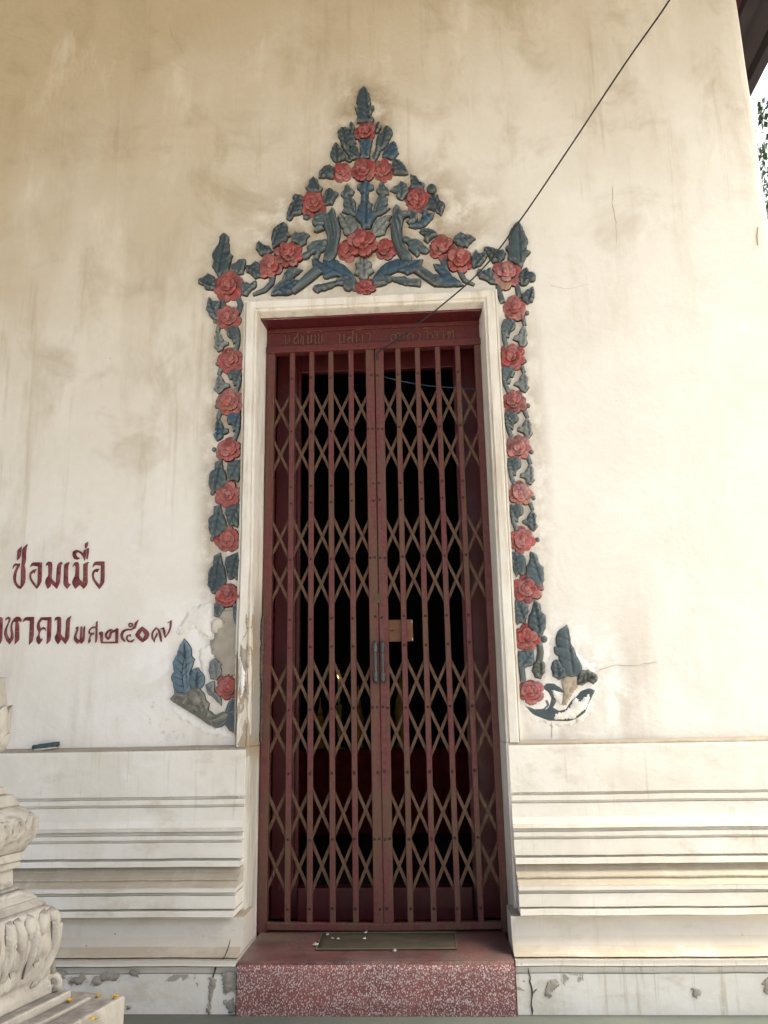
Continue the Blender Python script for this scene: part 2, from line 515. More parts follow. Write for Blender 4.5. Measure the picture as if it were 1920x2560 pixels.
def mat_iron(name, paint, rust, amount=.5, rough=.55):
    m = N(name, rough, .4)
    rnd = m.objrand()
    v = m.n("ShaderNodeVectorMath", operation='ADD'); m.set(v.inputs[0], m.pos())
    cmb = m.n("ShaderNodeCombineXYZ"); m.set(cmb.inputs[1], m.math('MULTIPLY', rnd, 40)); m.set(v.inputs[1], cmb.outputs[0])
    st = m.noise(1.0, 6, .65, vec=m.scale(v.outputs[0], (30, 10, 2.2)))
    sp = m.noise(45, 5, .7, vec=v.outputs[0])
    c = m.mix(m.ramp(sp, .3, .7), paint, tuple(k*.72 for k in paint))
    c = m.mix(m.math('MULTIPLY', m.ramp(st, .66-amount*.28, .76-amount*.16), .9), c, rust)
    c = m.mix(m.math('MULTIPLY', m.ramp(sp, .64, .74), .55), c, (.34, .19, .17))
    c = m.mix(m.ramp(m.noise(18, 5, .7, vec=v.outputs[0]), .66, .74), c, (.035, .016, .013))
    m.color(c); m.rough(m.ramp(sp, .3, .7, rough-.12, rough+.2))
    m.bump(sp, .25, .002)
    return m.m
def mat_wood_red():
    m = N("maroon_painted_wood", .42, .45)
    st = m.noise(1.0, 5, .6, vec=m.scale(m.pos(), (9, 9, 1.0)))
    sp = m.noise(30, 4, .6)
    c = m.mix(m.ramp(st, .3, .7), (.105, .013, .016), (.065, .009, .011))
    c = m.mix(m.math('MULTIPLY', m.ramp(sp, .66, .75), .4), c, (.30, .12, .09))
    m.color(c); m.rough(m.ramp(sp, .3, .7, .33, .55)); m.bump(st, .15, .005)
    return m.m
def mat_terrazzo():
    m = N("red_terrazzo", .55, .35)
    x, y, z = m.xyz()
    v = m.scale(m.pos(), (1, 1, .62))
    nrm = m.n("ShaderNodeNewGeometry").outputs["Normal"]
    nz = m.xyz(nrm)[2]
    front = m.ramp(nz, .75, .35)
    patch = m.noise(5, 5, .7)
    chipc = m.vor(185, v, out="Color")
    chip_r = m.xyz(chipc)[0]
    chip = m.math('MULTIPLY', m.ramp(m.vor(185, v), .52, .40), m.ramp(m.math('ADD', chip_r, m.math('MULTIPLY', m.math('SUBTRACT', patch, .5), 1.0)), .42, .52))
    small = m.math('MULTIPLY', m.ramp(m.vor(310, v), .45, .33), m.ramp(m.xyz(m.vor(310, v, out="Color"))[1], .55, .65))
    c = m.mix(m.ramp(patch, .3, .7), (.24, .09, .078), (.165, .064, .058))
    # worn chips show on the riser; the tread is polished and coated with dirt
    cm = m.math('MULTIPLY', m.math('MAXIMUM', chip, m.math('MULTIPLY', small, .7)), m.ramp(front, 0, 1, .0, .95))
    c = m.mix(cm, c, m.mix(m.xyz(chipc)[2], (.46, .36, .36), (.64, .56, .55)))
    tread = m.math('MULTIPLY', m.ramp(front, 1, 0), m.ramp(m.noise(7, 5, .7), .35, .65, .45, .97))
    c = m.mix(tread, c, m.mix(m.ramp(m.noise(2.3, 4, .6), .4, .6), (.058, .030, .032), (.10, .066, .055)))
    c = m.mix(m.math('MULTIPLY', m.math('MULTIPLY', m.math('MAXIMUM', chip, small), m.ramp(front, 1, 0)), m.ramp(m.noise(4, 4, .6), .40, .62, .12, .6)), c, (.32, .24, .24))
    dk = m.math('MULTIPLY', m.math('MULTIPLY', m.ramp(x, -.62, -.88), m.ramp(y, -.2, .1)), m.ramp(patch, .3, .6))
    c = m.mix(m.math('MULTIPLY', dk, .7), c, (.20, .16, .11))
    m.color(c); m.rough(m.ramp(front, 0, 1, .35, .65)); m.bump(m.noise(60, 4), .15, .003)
    return m.m
def mat_stone():
    m = N("weathered_cast_stone", .92, .15)
    mid = m.noise(5, 6, .65, dist=.5); fine = m.noise(45, 5, .65)
    nrm = m.n("ShaderNodeNewGeometry").outputs["Normal"]
    c = m.mix(m.ramp(mid, .3, .7), (.40, .375, .33), (.52, .495, .445))
    grime = m.math('MULTIPLY', m.ramp(m.noise(9, 6, .7, dist=.6), .48, .66), m.ramp(m.noise(2.2, 3), .35, .6))
    c = m.mix(m.math('MULTIPLY', grime, .7), c, (.20, .18, .165))
    top = m.math('MULTIPLY', m.ramp(m.xyz(nrm)[2], .6, .95), m.ramp(m.noise(6, 6, .7), .3, .62))
    c = m.mix(m.math('MULTIPLY', top, .8), c, (.17, .155, .15))
    c = m.mix(.25, c, m.mix(fine, (.4, .38, .35), (1, 1, 1)), 'MULTIPLY')
    m.color(c); m.bump(m.math('ADD', fine, m.math('MULTIPLY', mid, .5)), .4, .006)
    return m.m
def mat_ground():
    m = N("grey_terrace_cement", .75, .3)
    mid = m.noise(1.7, 6, .6); fine = m.noise(40, 4)
    c = m.mix(m.ramp(mid, .3, .7), (.085, .098, .085), (.12, .13, .112))
    y = m.xyz()[1]
    bounce_paving = m.ramp(m.math('ADD', y, m.math('MULTIPLY', mid, .2)), -0.50, -0.58)  # pale unseen ground set close to the wall to bounce light up
    c = m.mix(bounce_paving, c, m.mix(m.ramp(mid, .3, .7), (.52, .49, .43), (.43, .40, .35)))
    m.color(c); m.bump(fine, .2, .003)
    return m.m
M = dict(plaster=mat_plaster(), plinth=mat_plinth(), frame=mat_frame(), leaf=mat_leaf(), petal=mat_petal(),
         iron=mat_iron("gate_paint", (.138, .036, .038), (.100, .056, .032), .9),
         strap=mat_iron("rusty_strap", (.120, .064, .034), (.078, .036, .023), .5, .6),
         head=mat_iron("gate_header_paint", (.115, .022, .022), (.08, .024, .02), .3),
         wood=mat_wood_red(), terrazzo=mat_terrazzo(), stone=mat_stone(), ground=mat_ground())
M['joint'] = mat_flat('grime_and_shade_joint', (.075, .062, .045), (.045, .04, .032), 30, .95)  # dark side walls outlining the relief: grime plus contact shade put into colour
M['stonejoint'] = mat_flat('dark_stone_recess', (.17, .15, .125), (.11, .095, .08), 30, .95)  # dark side walls outlining the carved stone leaves
M['pjoint'] = mat_flat('petal_crevice_shade', (.10, .022, .018), (.06, .018, .015), 30, .95)  # dark petal skirts, shade of the crevices painted in
M['steel'] = mat_flat("dull_cast_metal", (.10, .105, .11), (.05, .053, .056), 30, .45, .15, .002, .5); 
M['steel'].node_tree.nodes["Principled BSDF"].inputs["Metallic"].default_value = .55
M['cement'] = mat_flat("bare_grey_render", (.41, .38, .32), (.33, .30, .25), 14, .95, .5, .008)
M['ghost'] = mat_flat("bare_filler", (.66, .62, .55), (.55, .50, .42), 25, .9, .4, .005)
M['tanwood'] = mat_flat("exposed_tan_core", (.48, .42, .33), (.34, .28, .21), 40, .9, .5, .006)
def mat_letter():
    m = N("maroon_letter_paint", .65, .3)
    a = m.noise(24, 5, .7); b = m.noise(70, 4, .7)
    c = m.mix(m.ramp(a, .35, .68), (.115, .018, .022), (.24, .075, .075))
    c = m.mix(m.ramp(b, .64, .72), c, (.50, .36, .33)); m.color(c); m.bump(b, .2, .002)
    return m.m
M['letter'] = mat_letter()
M['crack'] = mat_flat("crack_dirt", (.46, .37, .25), (.34, .27, .18), 30, .95)
M['crackdark'] = mat_flat("open_crack", (.07, .06, .05), (.12, .10, .085), 30, .95)
M['rodletter'] = mat_flat('rod_letter_paint', (.20, .12, .075), (.12, .06, .045), 60, .6)
M['newwhite'] = mat_flat('fresh_white_filler', (.85, .84, .815), (.74, .715, .66), 9, .9, .5, .01)
M['rivet'] = mat_flat('dark_rivet', (.045, .022, .018), (.03, .016, .013), 60, .6)
M['cable'] = mat_flat("black_cable", (.022, .022, .025), (.03, .03, .033), 30, .5)
M['bluecable'] = mat_flat("blue_cable", (.06, .10, .16), (.045, .07, .11), 30, .5)
M['mat'] = mat_flat("olive_rubber_mat", (.075, .060, .042), (.05, .042, .03), 9, .8, .3, .004)
M['matedge'] = mat_flat("mat_border", (.12, .10, .05), (.09, .075, .04), 20, .8)
M['tissue'] = mat_flat("white_scrap", (.45, .45, .45), (.36, .36, .36), 30, .9)
M['plate'] = mat_flat("orange_brown_plate", (.19, .082, .04), (.14, .058, .03), 22, .5, .1)
M['blue'] = mat_flat("blue_green_cover", (.045, .075, .088), (.085, .11, .12), 40, .7)
M['cream'] = mat_flat("cream_core", (.55, .53, .48), (.4, .38, .33), 30, .8)
M['yellow'] = mat_flat("yellow_petal", (.72, .46, .02), (.6, .36, .02), 40, .6)
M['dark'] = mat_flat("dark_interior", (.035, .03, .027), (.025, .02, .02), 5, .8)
M['redcloth'] = mat_flat("red_cloth", (.20, .022, .012), (.13, .012, .01), 8, .9)
M['gold'] = mat_flat("dull_gilding", (.45, .28, .07), (.3, .18, .05), 20, .4)
M['wax'] = mat_flat("candle_wax", (.7, .55, .3), (.65, .5, .28), 20, .5)
M['bark'] = mat_flat("bark", (.12, .09, .06), (.07, .05, .035), 12, .9, .6, .02)
M['foliage'] = mat_flat("leaf_green", (.07, .14, .035), (.04, .09, .02), 3, .55)
M['eave'] = mat_flat("maroon_soffit_board", (.10, .026, .03), (.06, .018, .022), 6, .7)
M['eavedark'] = mat_flat("dark_stained_purlin", (.035, .03, .036), (.05, .036, .04), 6, .7)
M['tile'] = mat_flat("orange_roof_tile", (.36, .12, .05), (.28, .09, .04), 4, .6)
fl = N("flame"); fl.b.inputs["Emission Color"].default_value = (1, .45, .10, 1); fl.b.inputs["Emission Strength"].default_value = 6.0; M['flame'] = fl.m

# ================================================================== SETTING
g = MB(); g.add([(-120, -120, 0), (120, -120, 0), (120, 120, 0), (-120, 120, 0)], [(0, 1, 2, 3)])
o = g.build("ground", M['ground']); tag(o, "grey green cement terrace floor at the foot of the step", kind="structure")

XC = 2.012                       # right corner of the building
XL, XR, ZT = -0.953, 0.350, 3.555   # door opening
ZLEDGE = 1.128
wall = thing("temple_wall", "off white stained plaster temple wall with moulded plinth and cream door surround", "wall", (-.3, 0, 0))

# plaster face, slightly uneven, left open at the door
def wall_face():
    xs = list(np.arange(-7.0, XL-.05, .06)) + [XL-.05] + list(np.arange(XL+.02, XR+.04, .08)) + [XR+.05] + list(np.arange(XR+.11, XC-.015, .06)) + [XC-.012]
    zs = list(np.arange(0, 3.56, .06)) + [3.60] + list(np.arange(3.66, 6.6, .06))
    v, f, idx = [], [], {}
    for i, x in enumerate(xs):
        for j, z in enumerate(zs):
            d = noise.noise(Vector((x*1.3, 3.1, z*1.3)))*.005 + noise.noise(Vector((x*4, 9.1, z*4)))*.0018
            idx[i, j] = len(v); v.append((x, d, z))
    for i in range(len(xs)-1):
        for j in range(len(zs)-1):
            xm, zm = (xs[i]+xs[i+1])/2, (zs[j]+zs[j+1])/2
            if XL-.05 < xm < XR+.05 and zm < 3.60: continue
            f.append((idx[i, j], idx[i+1, j], idx[i+1, j+1], idx[i, j+1]))
    n = len(zs)-1; ni = len(xs)-1
    # rounded arris and the side wall running back, with rear and left walls
    a0 = len(v)
    for j, z in enumerate(zs):
        w = noise.noise(Vector((0, 5, z*2)))*.004
        v.append((XC+w, .012, z)); v.append((XC+w, 8.0, z))
    for j in range(n):
        f.append((idx[ni, j], a0+2*j, a0+2*j+2, idx[ni, j+1])); f.append((a0+2*j, a0+2*j+1, a0+2*j+3, a0+2*j+2))
    b = len(v); v += [(XC, 8, 0), (-7, 8, 0), (-7, 8, 6.6), (XC, 8, 6.6), (-7, 0, 0), (-7, 0, 6.6)]
    f += [(b, b+1, b+2, b+3), (b+1, b+4, b+5, b+2)]
    return mesh_obj("wall_face", v, f, M['plaster'], wall, True)
wall_face()
g = MB(); g.add([(-7, .02, 6.55), (XC, .02, 6.55), (XC, .02, 6.62), (-2.5, .02, 9.95), (-7, .02, 6.62)], [(0, 1, 2, 3, 4)])
g.build("gable", M['plaster'], wall)

# plinth: each moulding a closed course, read from the right of the door
def zq(py, Y): return P(1600, py, Y)[2] + .002
PROF = [
    ("ledge_course", [(1847, .006), (1849, -.022), (1854, -.049), (1857, -.054), (1866, -.056), (1978, -.052)]),
    ("fillet", [(1978.5, -.038), (1984, -.040), (1986, -.060), (1999, -.060)]),
    ("ovolo_course", [(1999.5, -.045), (2004, -.047), (2006, -.056), (2040, -.060), (2058, -.070), (2069, -.084)]),
    ("fillet", [(2070, -.064), (2077, -.068), (2079, -.090), (2090, -.090)]),
    ("flat_course", [(2090.5, -.076), (2095, -.077), (2097, -.087), (2137, -.090)]),
    ("fillet", [(2137.5, -.074), (2142, -.078), (2144, -.122), (2159, -.124)]),
    ("cavetto", [(2160, -.092), (2172, -.108), (2182, -.130), (2189, -.156)]),
    ("cavetto", [(2190, -.164), (2193, -.164), (2195, -.158), (2205, -.176), (2212, -.196)]),
    ("fillet", [(2213, -.208), (2226, -.208)]),
    ("flat_course", [(2227, -.187), (2232, -.189), (2234, -.202), (2267, -.205)]),
    ("fillet", [(2267.5, -.187), (2271, -.190), (2273, -.240), (2289, -.242)]),
    ("scotia_course", [(2290, -.200), (2310, -.206), (2340, -.220), (2365, -.242), (2382, -.272), (2393, -.305)]),
    ("fillet", [(2396, -.300), (2399, -.306), (2401, -.345), (2416, -.347)]),
    ("base_course", [(2418, -.312), (2433, -.310), (2436, -.326), (2556, -.329)]),
]
def sweep(name, prof, path_fn, mat, parent, closed_back=.03):
    """prof: list of (Y, z) from top to bottom; path_fn(Y) -> list of (x, y) for that offset"""
    pts = [(closed_back, prof[0][1])] + prof + [(closed_back, prof[-1][1])]
    rows = [[(x, y, z + .0022*noise.noise(Vector((x*3.1+y, z*3, 1.7))) + .0016*noise.noise(Vector((x*11, z*9, 4.1)))) for x, y in path_fn(Y)] for Y, z in pts]
    n, m = len(rows), len(rows[0])
    v = [p for r in rows for p in r]
    f = [(i*m+k, ((i+1) % n)*m+k, ((i+1) % n)*m+k+1, i*m+k+1) for i in range(n) for k in range(m-1)]
    f += [tuple(i*m for i in range(n))[::-1], tuple(i*m+m-1 for i in range(n))]
    return mesh_obj(name, v, f, mat, parent)
plinths = []
for side, lab in (("left", "stepped cream plinth mouldings left of the door, flaking at the bottom"), ("right", "stepped cream plinth mouldings right of the door, cracked by the step")):
    base = MB()
    pr = [(y, zq(a, y)) for a, y in PROF[-1][1]]
    def pathf(lowx):
        if side == "left":
            xe = -.926 if lowx else -.966
            return lambda Y: [(-7.0, Y if Y < 0 else Y)] + [(x, Y + (noise.noise(Vector((x*1.7, 2.2, lowx)))*.003+noise.noise(Vector((x*7, 5.2, lowx+Y*9)))*.002)) for x in np.arange(-6.9, xe-.1, .07)] + [(xe, Y)]
        xs = .319 if lowx else .361
        return lambda Y: [(xs, Y)] + [(x, Y + (noise.noise(Vector((x*1.7, 2.2, lowx)))*.003+noise.noise(Vector((x*7, 5.2, lowx+Y*9)))*.002)) for x in np.arange(xs+.12, XC-.1, .07)] + [(XC - min(Y, 0), Y), (XC - min(Y, 0), 7.9)] if Y < 0 else [(xs, Y)] + [(x, Y) for x in np.arange(xs+.12, XC-.1, .07)] + [(XC-.02, Y), (XC-.02, 7.9)]
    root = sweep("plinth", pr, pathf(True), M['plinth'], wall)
    root["label"] = lab
    plinths.append(root)
    for i, (nm, q) in enumerate(PROF[:-1]):
        pr = [(y, zq(a, y)) for a, y in q]
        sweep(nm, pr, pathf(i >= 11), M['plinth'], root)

# door surround: moulded jambs and lintel
FP = [(-.016, .172), (-.006, .06), (0, -.034), (.004, -.042), (.010, -.043), (.012, -.037), (.017, -.037), (.020, -.050), (.060, -.051),
      (.064, -.045), (.067, -.018), (.071, -.013), (.074, -.021), (.083, -.021), (.087, .012)]
def surround(name, kind):
    rows = []
    for u, y in FP:
        if kind == 'L':
            zs = [ZLEDGE+.002] + list(np.arange(1.3, 3.4, .13)) + [ZT+u]
            rows.append([(XL-u + noise.noise(Vector((3, u*9, z*2.1)))*.0035*(1 if 0 < i < len(zs)-1 else 0), y, z) for i, z in enumerate(zs)])
        elif kind == 'R':
            zs = [ZLEDGE+.002] + list(np.arange(1.3, 3.4, .13)) + [ZT+u]
            rows.append([(XR+u + noise.noise(Vector((7, u*9, z*2.1)))*.003*(1 if 0 < i < len(zs)-1 else 0), y, z) for i, z in enumerate(zs)])
        else:
            xs = [XL-u] + list(np.arange(-.8, .25, .15)) + [XR+u]
            yy = y if y < .03 else .035
            rows.append([(x, yy, ZT+u + noise.noise(Vector((x*2, 4, u*9)))*.003*(1 if 0 < i < len(xs)-1 else 0)) for i, x in enumerate(xs)])
    n, m = len(rows), len(rows[0])
    v = [p for r in rows for p in r]
    f = [(i*m+k, i*m+k+1, (i+1)*m+k+1, (i+1)*m+k) for i in range(n-1) for k in range(m-1)]
    if kind == 'L': f = [q[::-1] for q in f]
    if kind == 'T': f = [q[::-1] for q in f]
    return mesh_obj(name, v, f, M['frame'], wall)
surround("frame_jamb", 'L'); surround("frame_jamb", 'R'); surround("frame_lintel", 'T')
# plain reveals below the ledge
for s, x in (("L", XL), ("R", XR)):
    a = MB()
    sg = -1 if s == "L" else 1
    x0, x1 = x, x - sg*.016
    xo = x + sg*.06
    a.add([(x0, -.045, .0), (x1, .172, .0), (xo, .172, .0), (xo, -.045, .0), (x0, -.045, ZLEDGE), (x1, .172, ZLEDGE), (xo, .172, ZLEDGE), (xo, -.045, ZLEDGE)],
          [(0, 1, 5, 4), (1, 2, 6, 5), (2, 3, 7, 6), (3, 0, 4, 7), (4, 5, 6, 7)])
    a.build("lower_reveal", M['frame'], wall)

# cement patch, flaked filler, cracks on the wall
L7 = crop(400, 1200, 3.253); R8 = crop(1200, 1200, 3.253)
def wplate(name, pts, mat, parent, h=.003, fn=lambda p: p, Y=0.0, **kw):
    kw.setdefault('grid', 0); kw.setdefault('rim', h)
    return plate(name, [wall_loop(fn(pts), Y)], mat, parent, h, y0=Y, **kw)
def rough_loop(pts, amp, seed, ds=6):
    p = resample([np.array(q, float) for q in pts], ds)
    return [(q[0]+noise.noise(Vector((q[0]*.09, q[1]*.09, seed)))*amp + noise.noise(Vector((q[0]*.3, q[1]*.3, seed)))*amp*.5,
             q[1]+noise.noise(Vector((q[0]*.09, q[1]*.09, seed+7)))*amp + noise.noise(Vector((q[0]*.3, q[1]*.3, seed+7)))*amp*.5) for q in p]
pp = [(450, 1080), (520, 1060), (640, 1050), (652, 1250), (660, 1350), (650, 1480), (640, 1600), (560, 1580), (500, 1590), (510, 1510), (450, 1440), (420, 1390), (410, 1310), (450, 1280), (440, 1180), (520, 1160)]
o = wplate("cement_patch", rough_loop(pp, 14, 1), M['cement'], wall, .009, L7, smooth_it=0, grid=.02, rim=.007); o["label"] = "bare grey cement patch where the floral strip has broken off"
pp = [(425, 1150), (470, 1120), (505, 1130), (520, 1190), (490, 1220), (470, 1260), (430, 1240), (415, 1190)]
wplate("filler_patch", rough_loop(pp, 10, 2), M['ghost'], wall, .014, L7, smooth_it=0, grid=.015, rim=.006)
for nm_, mt_, h_, pp, sd in (
    ("filler_patch", 'newwhite', .004, [(540, 1210), (600, 1175), (640, 1190), (620, 1300), (600, 1350), (740, 1340), (800, 1420), (880, 1470), (945, 1490), (930, 1560), (960, 1640), (930, 1760), (915, 1880), (830, 1960), (700, 2000), (560, 1990), (430, 1950), (350, 1860), (345, 1760), (500, 1640), (540, 1500), (560, 1380)], 71),):
    wplate(nm_, rough_loop(pp, 34, sd, 14), M[mt_], wall, h_, R8, smooth_it=0, grid=.02, rim=.0006)
for nm_, mt_, h_, pp, sd in (
    ("filler_patch", 'newwhite', .004, [(150, 1275), (135, 1225), (230, 1060), (320, 1010), (438, 1000), (440, 1100), (410, 1150), (430, 1260), (400, 1290), (320, 1250), (280, 1190), (225, 1240)], 72),
    ("filler_patch", 'newwhite', .004, [(320, 1380), (410, 1330), (430, 1400), (470, 1450), (420, 1470), (385, 1600), (375, 1700), (345, 1620), (330, 1520), (310, 1450)], 73),
    ("filler_patch", 'newwhite', .004, [(90, 1810), (180, 1850), (330, 1945), (430, 2000), (540, 2020), (610, 2075), (600, 2120), (480, 2100), (360, 2070), (260, 2010), (150, 1940), (100, 1880)], 74)):
    wplate(nm_, rough_loop(pp, 24, sd, 12), M[mt_], wall, h_, L7, smooth_it=0, grid=.02, rim=.0006)
for mt_, pp, sd in (('cement', [(656, 1330), (684, 1380), (690, 1450), (668, 1490), (652, 1440)], 75), ('tanwood', [(706, 1330), (730, 1350), (728, 1500), (712, 1560), (700, 1480)], 76), ('newwhite', [(660, 1500), (690, 1560), (684, 1700), (660, 1780), (652, 1650)], 77), ('cement', [(690, 1620), (720, 1680), (716, 1820), (698, 1760)], 78), ('tanwood', [(700, 1080), (716, 1130), (708, 1220), (698, 1160)], 79)):
    wplate("flaked_patch", rough_loop(pp, 10, sd, 10), M[mt_], wall, .002, L7, Y=-.0515, smooth_it=0, back=.002)
def crack(pts, w, fn=lambda p: p, Y=0.0, mat='crack', seed=0, zig=2.0):
    q = []
    for i in range(len(pts)-1):
        a, b = np.array(pts[i], float), np.array(pts[i+1], float)
        k = max(2, int(np.linalg.norm(b-a)/9))
        for j in range(k):
            t = a+(b-a)*j/k
            q.append(tuple(t + np.array([noise.noise(Vector((t[0]*.13, t[1]*.13, seed))), noise.noise(Vector((t[0]*.13, t[1]*.13, seed+5)))])*zig))
    q.append(pts[-1])
    ws = [max(.3*w, w*(.65+.7*noise.noise(Vector((i*.7, seed, 2))))) for i in range(len(q))]; ws[0] = ws[-1] = .2*w
    return wplate("crack", stroke(fn(q), ws), M[mat], wall, .0035, Y=Y, smooth_it=0, back=.004, ds=.02)
K = 1920/1659
sk = lambda p: [(x*K, y*K) for x, y in p]
crack([(1324, 400), (1322, 440), (1330, 480), (1332, 528)], 1.3, sk)
crack([(1190, 618), (1230, 625), (1275, 613)], .5, sk, seed=2)
crack([(1290, 1448), (1330, 1436), (1370, 1438), (1420, 1430)], 1.0, sk, seed=3)
crack([(1636, 490), (1637, 530)], 1.4, sk, seed=4)
crack([(1191, 1556), (1192, 1595)], 1.8, sk, seed=5)
crack([(360, 30), (372, 80), (400, 120)], .6, sk, seed=6)
# open cracks in the bottom course on both sides of the step
crack([(1140, 2092), (1146, 2120), (1151, 2145), (1147, 2170), (1150, 2192)], 5.0, sk, Y=-.328, mat='crackdark', seed=11, zig=4)
crack([(1151, 2145), (1160, 2136)], 3.5, sk, Y=-.328, mat='crackdark', seed=12)
crack([(470, 2075), (460, 2110), (456, 2150), (450, 2192)], 4.5, sk, Y=-.328, mat='crackdark', seed=13, zig=4)
crack([(497, 2030), (490, 2055), (478, 2080)], 3.0, sk, Y=-.300, mat='crackdark', seed=14)
B6 = crop(1240, 1800, 2.4397)
for q, sd in (([(330, 1590), (375, 1580), (380, 1620), (345, 1650), (335, 1690), (300, 1680), (300, 1640)], 21), ([(1195, 1640), (1235, 1640), (1255, 1665), (1230, 1685), (1205, 1690)], 22),
              ([(1625, 1600), (1665, 1570), (1665, 1670), (1640, 1660)], 23)):
    wplate("flaked_patch", rough_loop(q, 16, sd), M['cement'], plinths[1], .0025, B6, Y=-.330, smooth_it=0, back=.003, ds=.02)
C4 = crop(0, 1640, 2.4047)
for q, sd in (([(1260, 1930), (1300, 1940), (1290, 2000), (1270, 2060), (1262, 2140), (1245, 2140), (1255, 2060)], 31), ([(1330, 1900), (1418, 1900), (1420, 2030), (1390, 2010), (1350, 2040), (1340, 1960)], 32),
              ([(1340, 2080), (1400, 2060), (1418, 2140), (1380, 2145)], 33), ([(560, 1930), (640, 1905), (720, 1915), (700, 1950), (620, 1950), (590, 1985), (555, 1975)], 34),
              ([(420, 1960), (500, 1905), (520, 1940), (470, 1975)], 35), ([(330, 1890), (400, 1900), (390, 1935), (340, 1925)], 36), ([(780, 1890), (840, 1895), (830, 1925), (790, 1920)], 37), ([(760, 2100), (790, 2110), (785, 2125), (760, 2120)], 38)):
    wplate("flaked_patch", rough_loop(q, 16, sd), M['cement'], plinths[0], .0025, C4, Y=-.330, smooth_it=0, back=.003, ds=.02)

# painted inscription
ins = bpy.data.objects.new("inscription", None); link(ins, wall); ins["label"] = "maroon painted Thai lettering in two lines"
T1 = crop(0, 1340, 5.925); T2 = crop(0, 1520, 8.295); T3 = crop(160, 1520, 5.925)
def letter(fn, *loops):
    plate("letter", [wall_loop(fn(l)) for l in loops], M['letter'], ins, .0065, rim=.0065, grid=0, smooth_it=1, ds=.01, back=.004)
letter(T1, [(325,155),(318,215),(310,310),(258,365),(262,250),(265,215)])
letter(T1, [(335,195),(410,120),(412,140),(395,175),(388,260),(388,360),(375,410),(365,440),(382,490),(380,680),(350,740),(310,788),(260,772),(215,700),(200,620),(215,540),(262,440),(230,440),(192,487),(205,430),(240,402),(260,412),(300,405),(300,440),(265,500),(245,580),(240,660),(270,720),(310,750),(315,640),(318,500),(330,380),(332,300)])
letter(T1, [(450,465),(470,410),(500,392),(625,392),(622,660),(600,720),(550,785),(500,730),(455,660),(440,600),(450,545),(490,505),(548,490),(515,560),(500,540),(470,570),(465,610),(490,660),(550,745),(562,700),(570,455),(480,440)])
mm = [(685,445),(690,410),(730,378),(770,390),(780,440),(772,560),(770,640),(835,700),(845,500),(860,420),(905,385),(935,400),(912,430),(905,480),(900,580),(890,700),(845,785),(780,720),(765,705),(755,740),(712,785),(680,720),(675,680),(690,630),(725,590),(720,440),(705,430)]
letter(T1, mm)
letter(T1, [(950,600),(955,430),(990,400),(1030,388),(1032,410),(1015,440),(1010,560),(1012,690),(1025,710),(1050,715),(1000,785),(950,730),(945,690)])
letter(T1, [(1085,465),(1090,420),(1120,390),(1160,388),(1178,430),(1175,560),(1175,630),(1235,700),(1240,560),(1240,420),(1290,390),(1325,390),(1300,420),(1300,560),(1300,710),(1245,785),(1180,720),(1165,740),(1120,785),(1080,720),(1075,680),(1095,630),(1120,590),(1125,450),(1105,430)])
letter(T1, [(1190,330),(1150,355),(1100,340),(1078,290),(1085,235),(1130,205),(1190,220),(1240,260),(1250,210),(1275,200),(1275,290),(1255,370),(1235,310),(1190,255),(1150,240),(1130,270),(1145,310)])
letter(T1, [(1290,190),(1320,180),(1315,280),(1295,350),(1285,330)])
letter(T1, [(1265,115),(1310,88),(1300,150),(1275,190),(1258,165)])
letter(T1, [(1375,465),(1390,410),(1420,380),(1552,380),(1550,670),(1530,720),(1475,785),(1420,720),(1375,640),(1365,580),(1380,520),(1420,490),(1475,485),(1445,540),(1415,525),(1395,550),(1390,600),(1420,660),(1480,730),(1495,680),(1500,440),(1410,430)])
letter(T2, [(-220,230),(-160,185),(40,185),(70,230),(60,500),(50,660),(20,730),(-10,765),(-5,260),(-150,260),(-210,300)])
letter(T2, [(120,270),(130,210),(180,180),(225,200),(230,250),(190,330),(155,430),(150,520),(180,600),(215,650),(240,560),(225,460),(230,340),(280,240),(350,180),(420,185),(460,240),(450,290),(420,290),(400,270),(385,280),(405,360),(405,640),(395,670),(315,755),(320,560),(330,290),(290,290),(265,350),(260,420),(285,530),(285,640),(205,755),(140,680),(95,560),(95,490),(130,400),(180,290),(190,240),(160,230)])
letter(T2, [(480,295),(495,240),(540,190),(715,185),(700,660),(610,765),(620,500),(630,270),(540,255)])
letter(T2, [(770,380),(790,290),(860,195),(1075,190),(1060,660),(975,745),(985,500),(995,260),(880,250),(830,310),(830,370),(860,430),(900,390),(950,410),(955,475),(925,440),(870,450),(840,490),(820,560),(830,610),(855,655),(890,630),(870,690),(810,755),(765,700),(760,620),(800,560),(810,500),(780,440)])
letter(T2, [(1140,270),(1150,210),(1200,180),(1260,190),(1275,240),(1270,420),(1262,550),(1350,640),(1375,420),(1375,270),(1410,210),(1480,165),(1455,260),(1445,420),(1440,620),(1360,745),(1270,640),(1250,690),(1205,750),(1150,660),(1145,600),(1195,510),(1195,250),(1170,240)])
letter(T3, [(175,315),(190,280),(215,275),(215,320),(190,380),(185,440),(215,470),(238,470),(248,320),(255,275),(270,275),(265,460),(285,440),(290,300),(315,265),(305,480),(260,530),(235,500),(200,530),(160,490),(150,440),(170,380),(195,310)])
letter(T3, [(365,355),(380,310),(430,275),(475,275),(480,215),(498,190),(495,480),(468,515),(475,300),(430,295),(395,320),(385,350),(400,380),(430,360),(450,365),(435,400),(410,400),(390,440),(400,480),(375,525),(360,495),(380,430),(395,395),(370,380)])
letter(T3, [(520,390),(530,360),(560,345),(580,360),(575,500),(765,500),(765,340),(738,365),(728,340),(790,298),(808,310),(802,522),(555,522),(545,490),(540,400)])
letter(T3, [(735,345),(705,390),(695,440),(655,475),(615,440),(608,390),(640,340),(690,308),(725,320)], [(690,350),(668,345),(640,385),(640,420),(662,435),(675,395)])
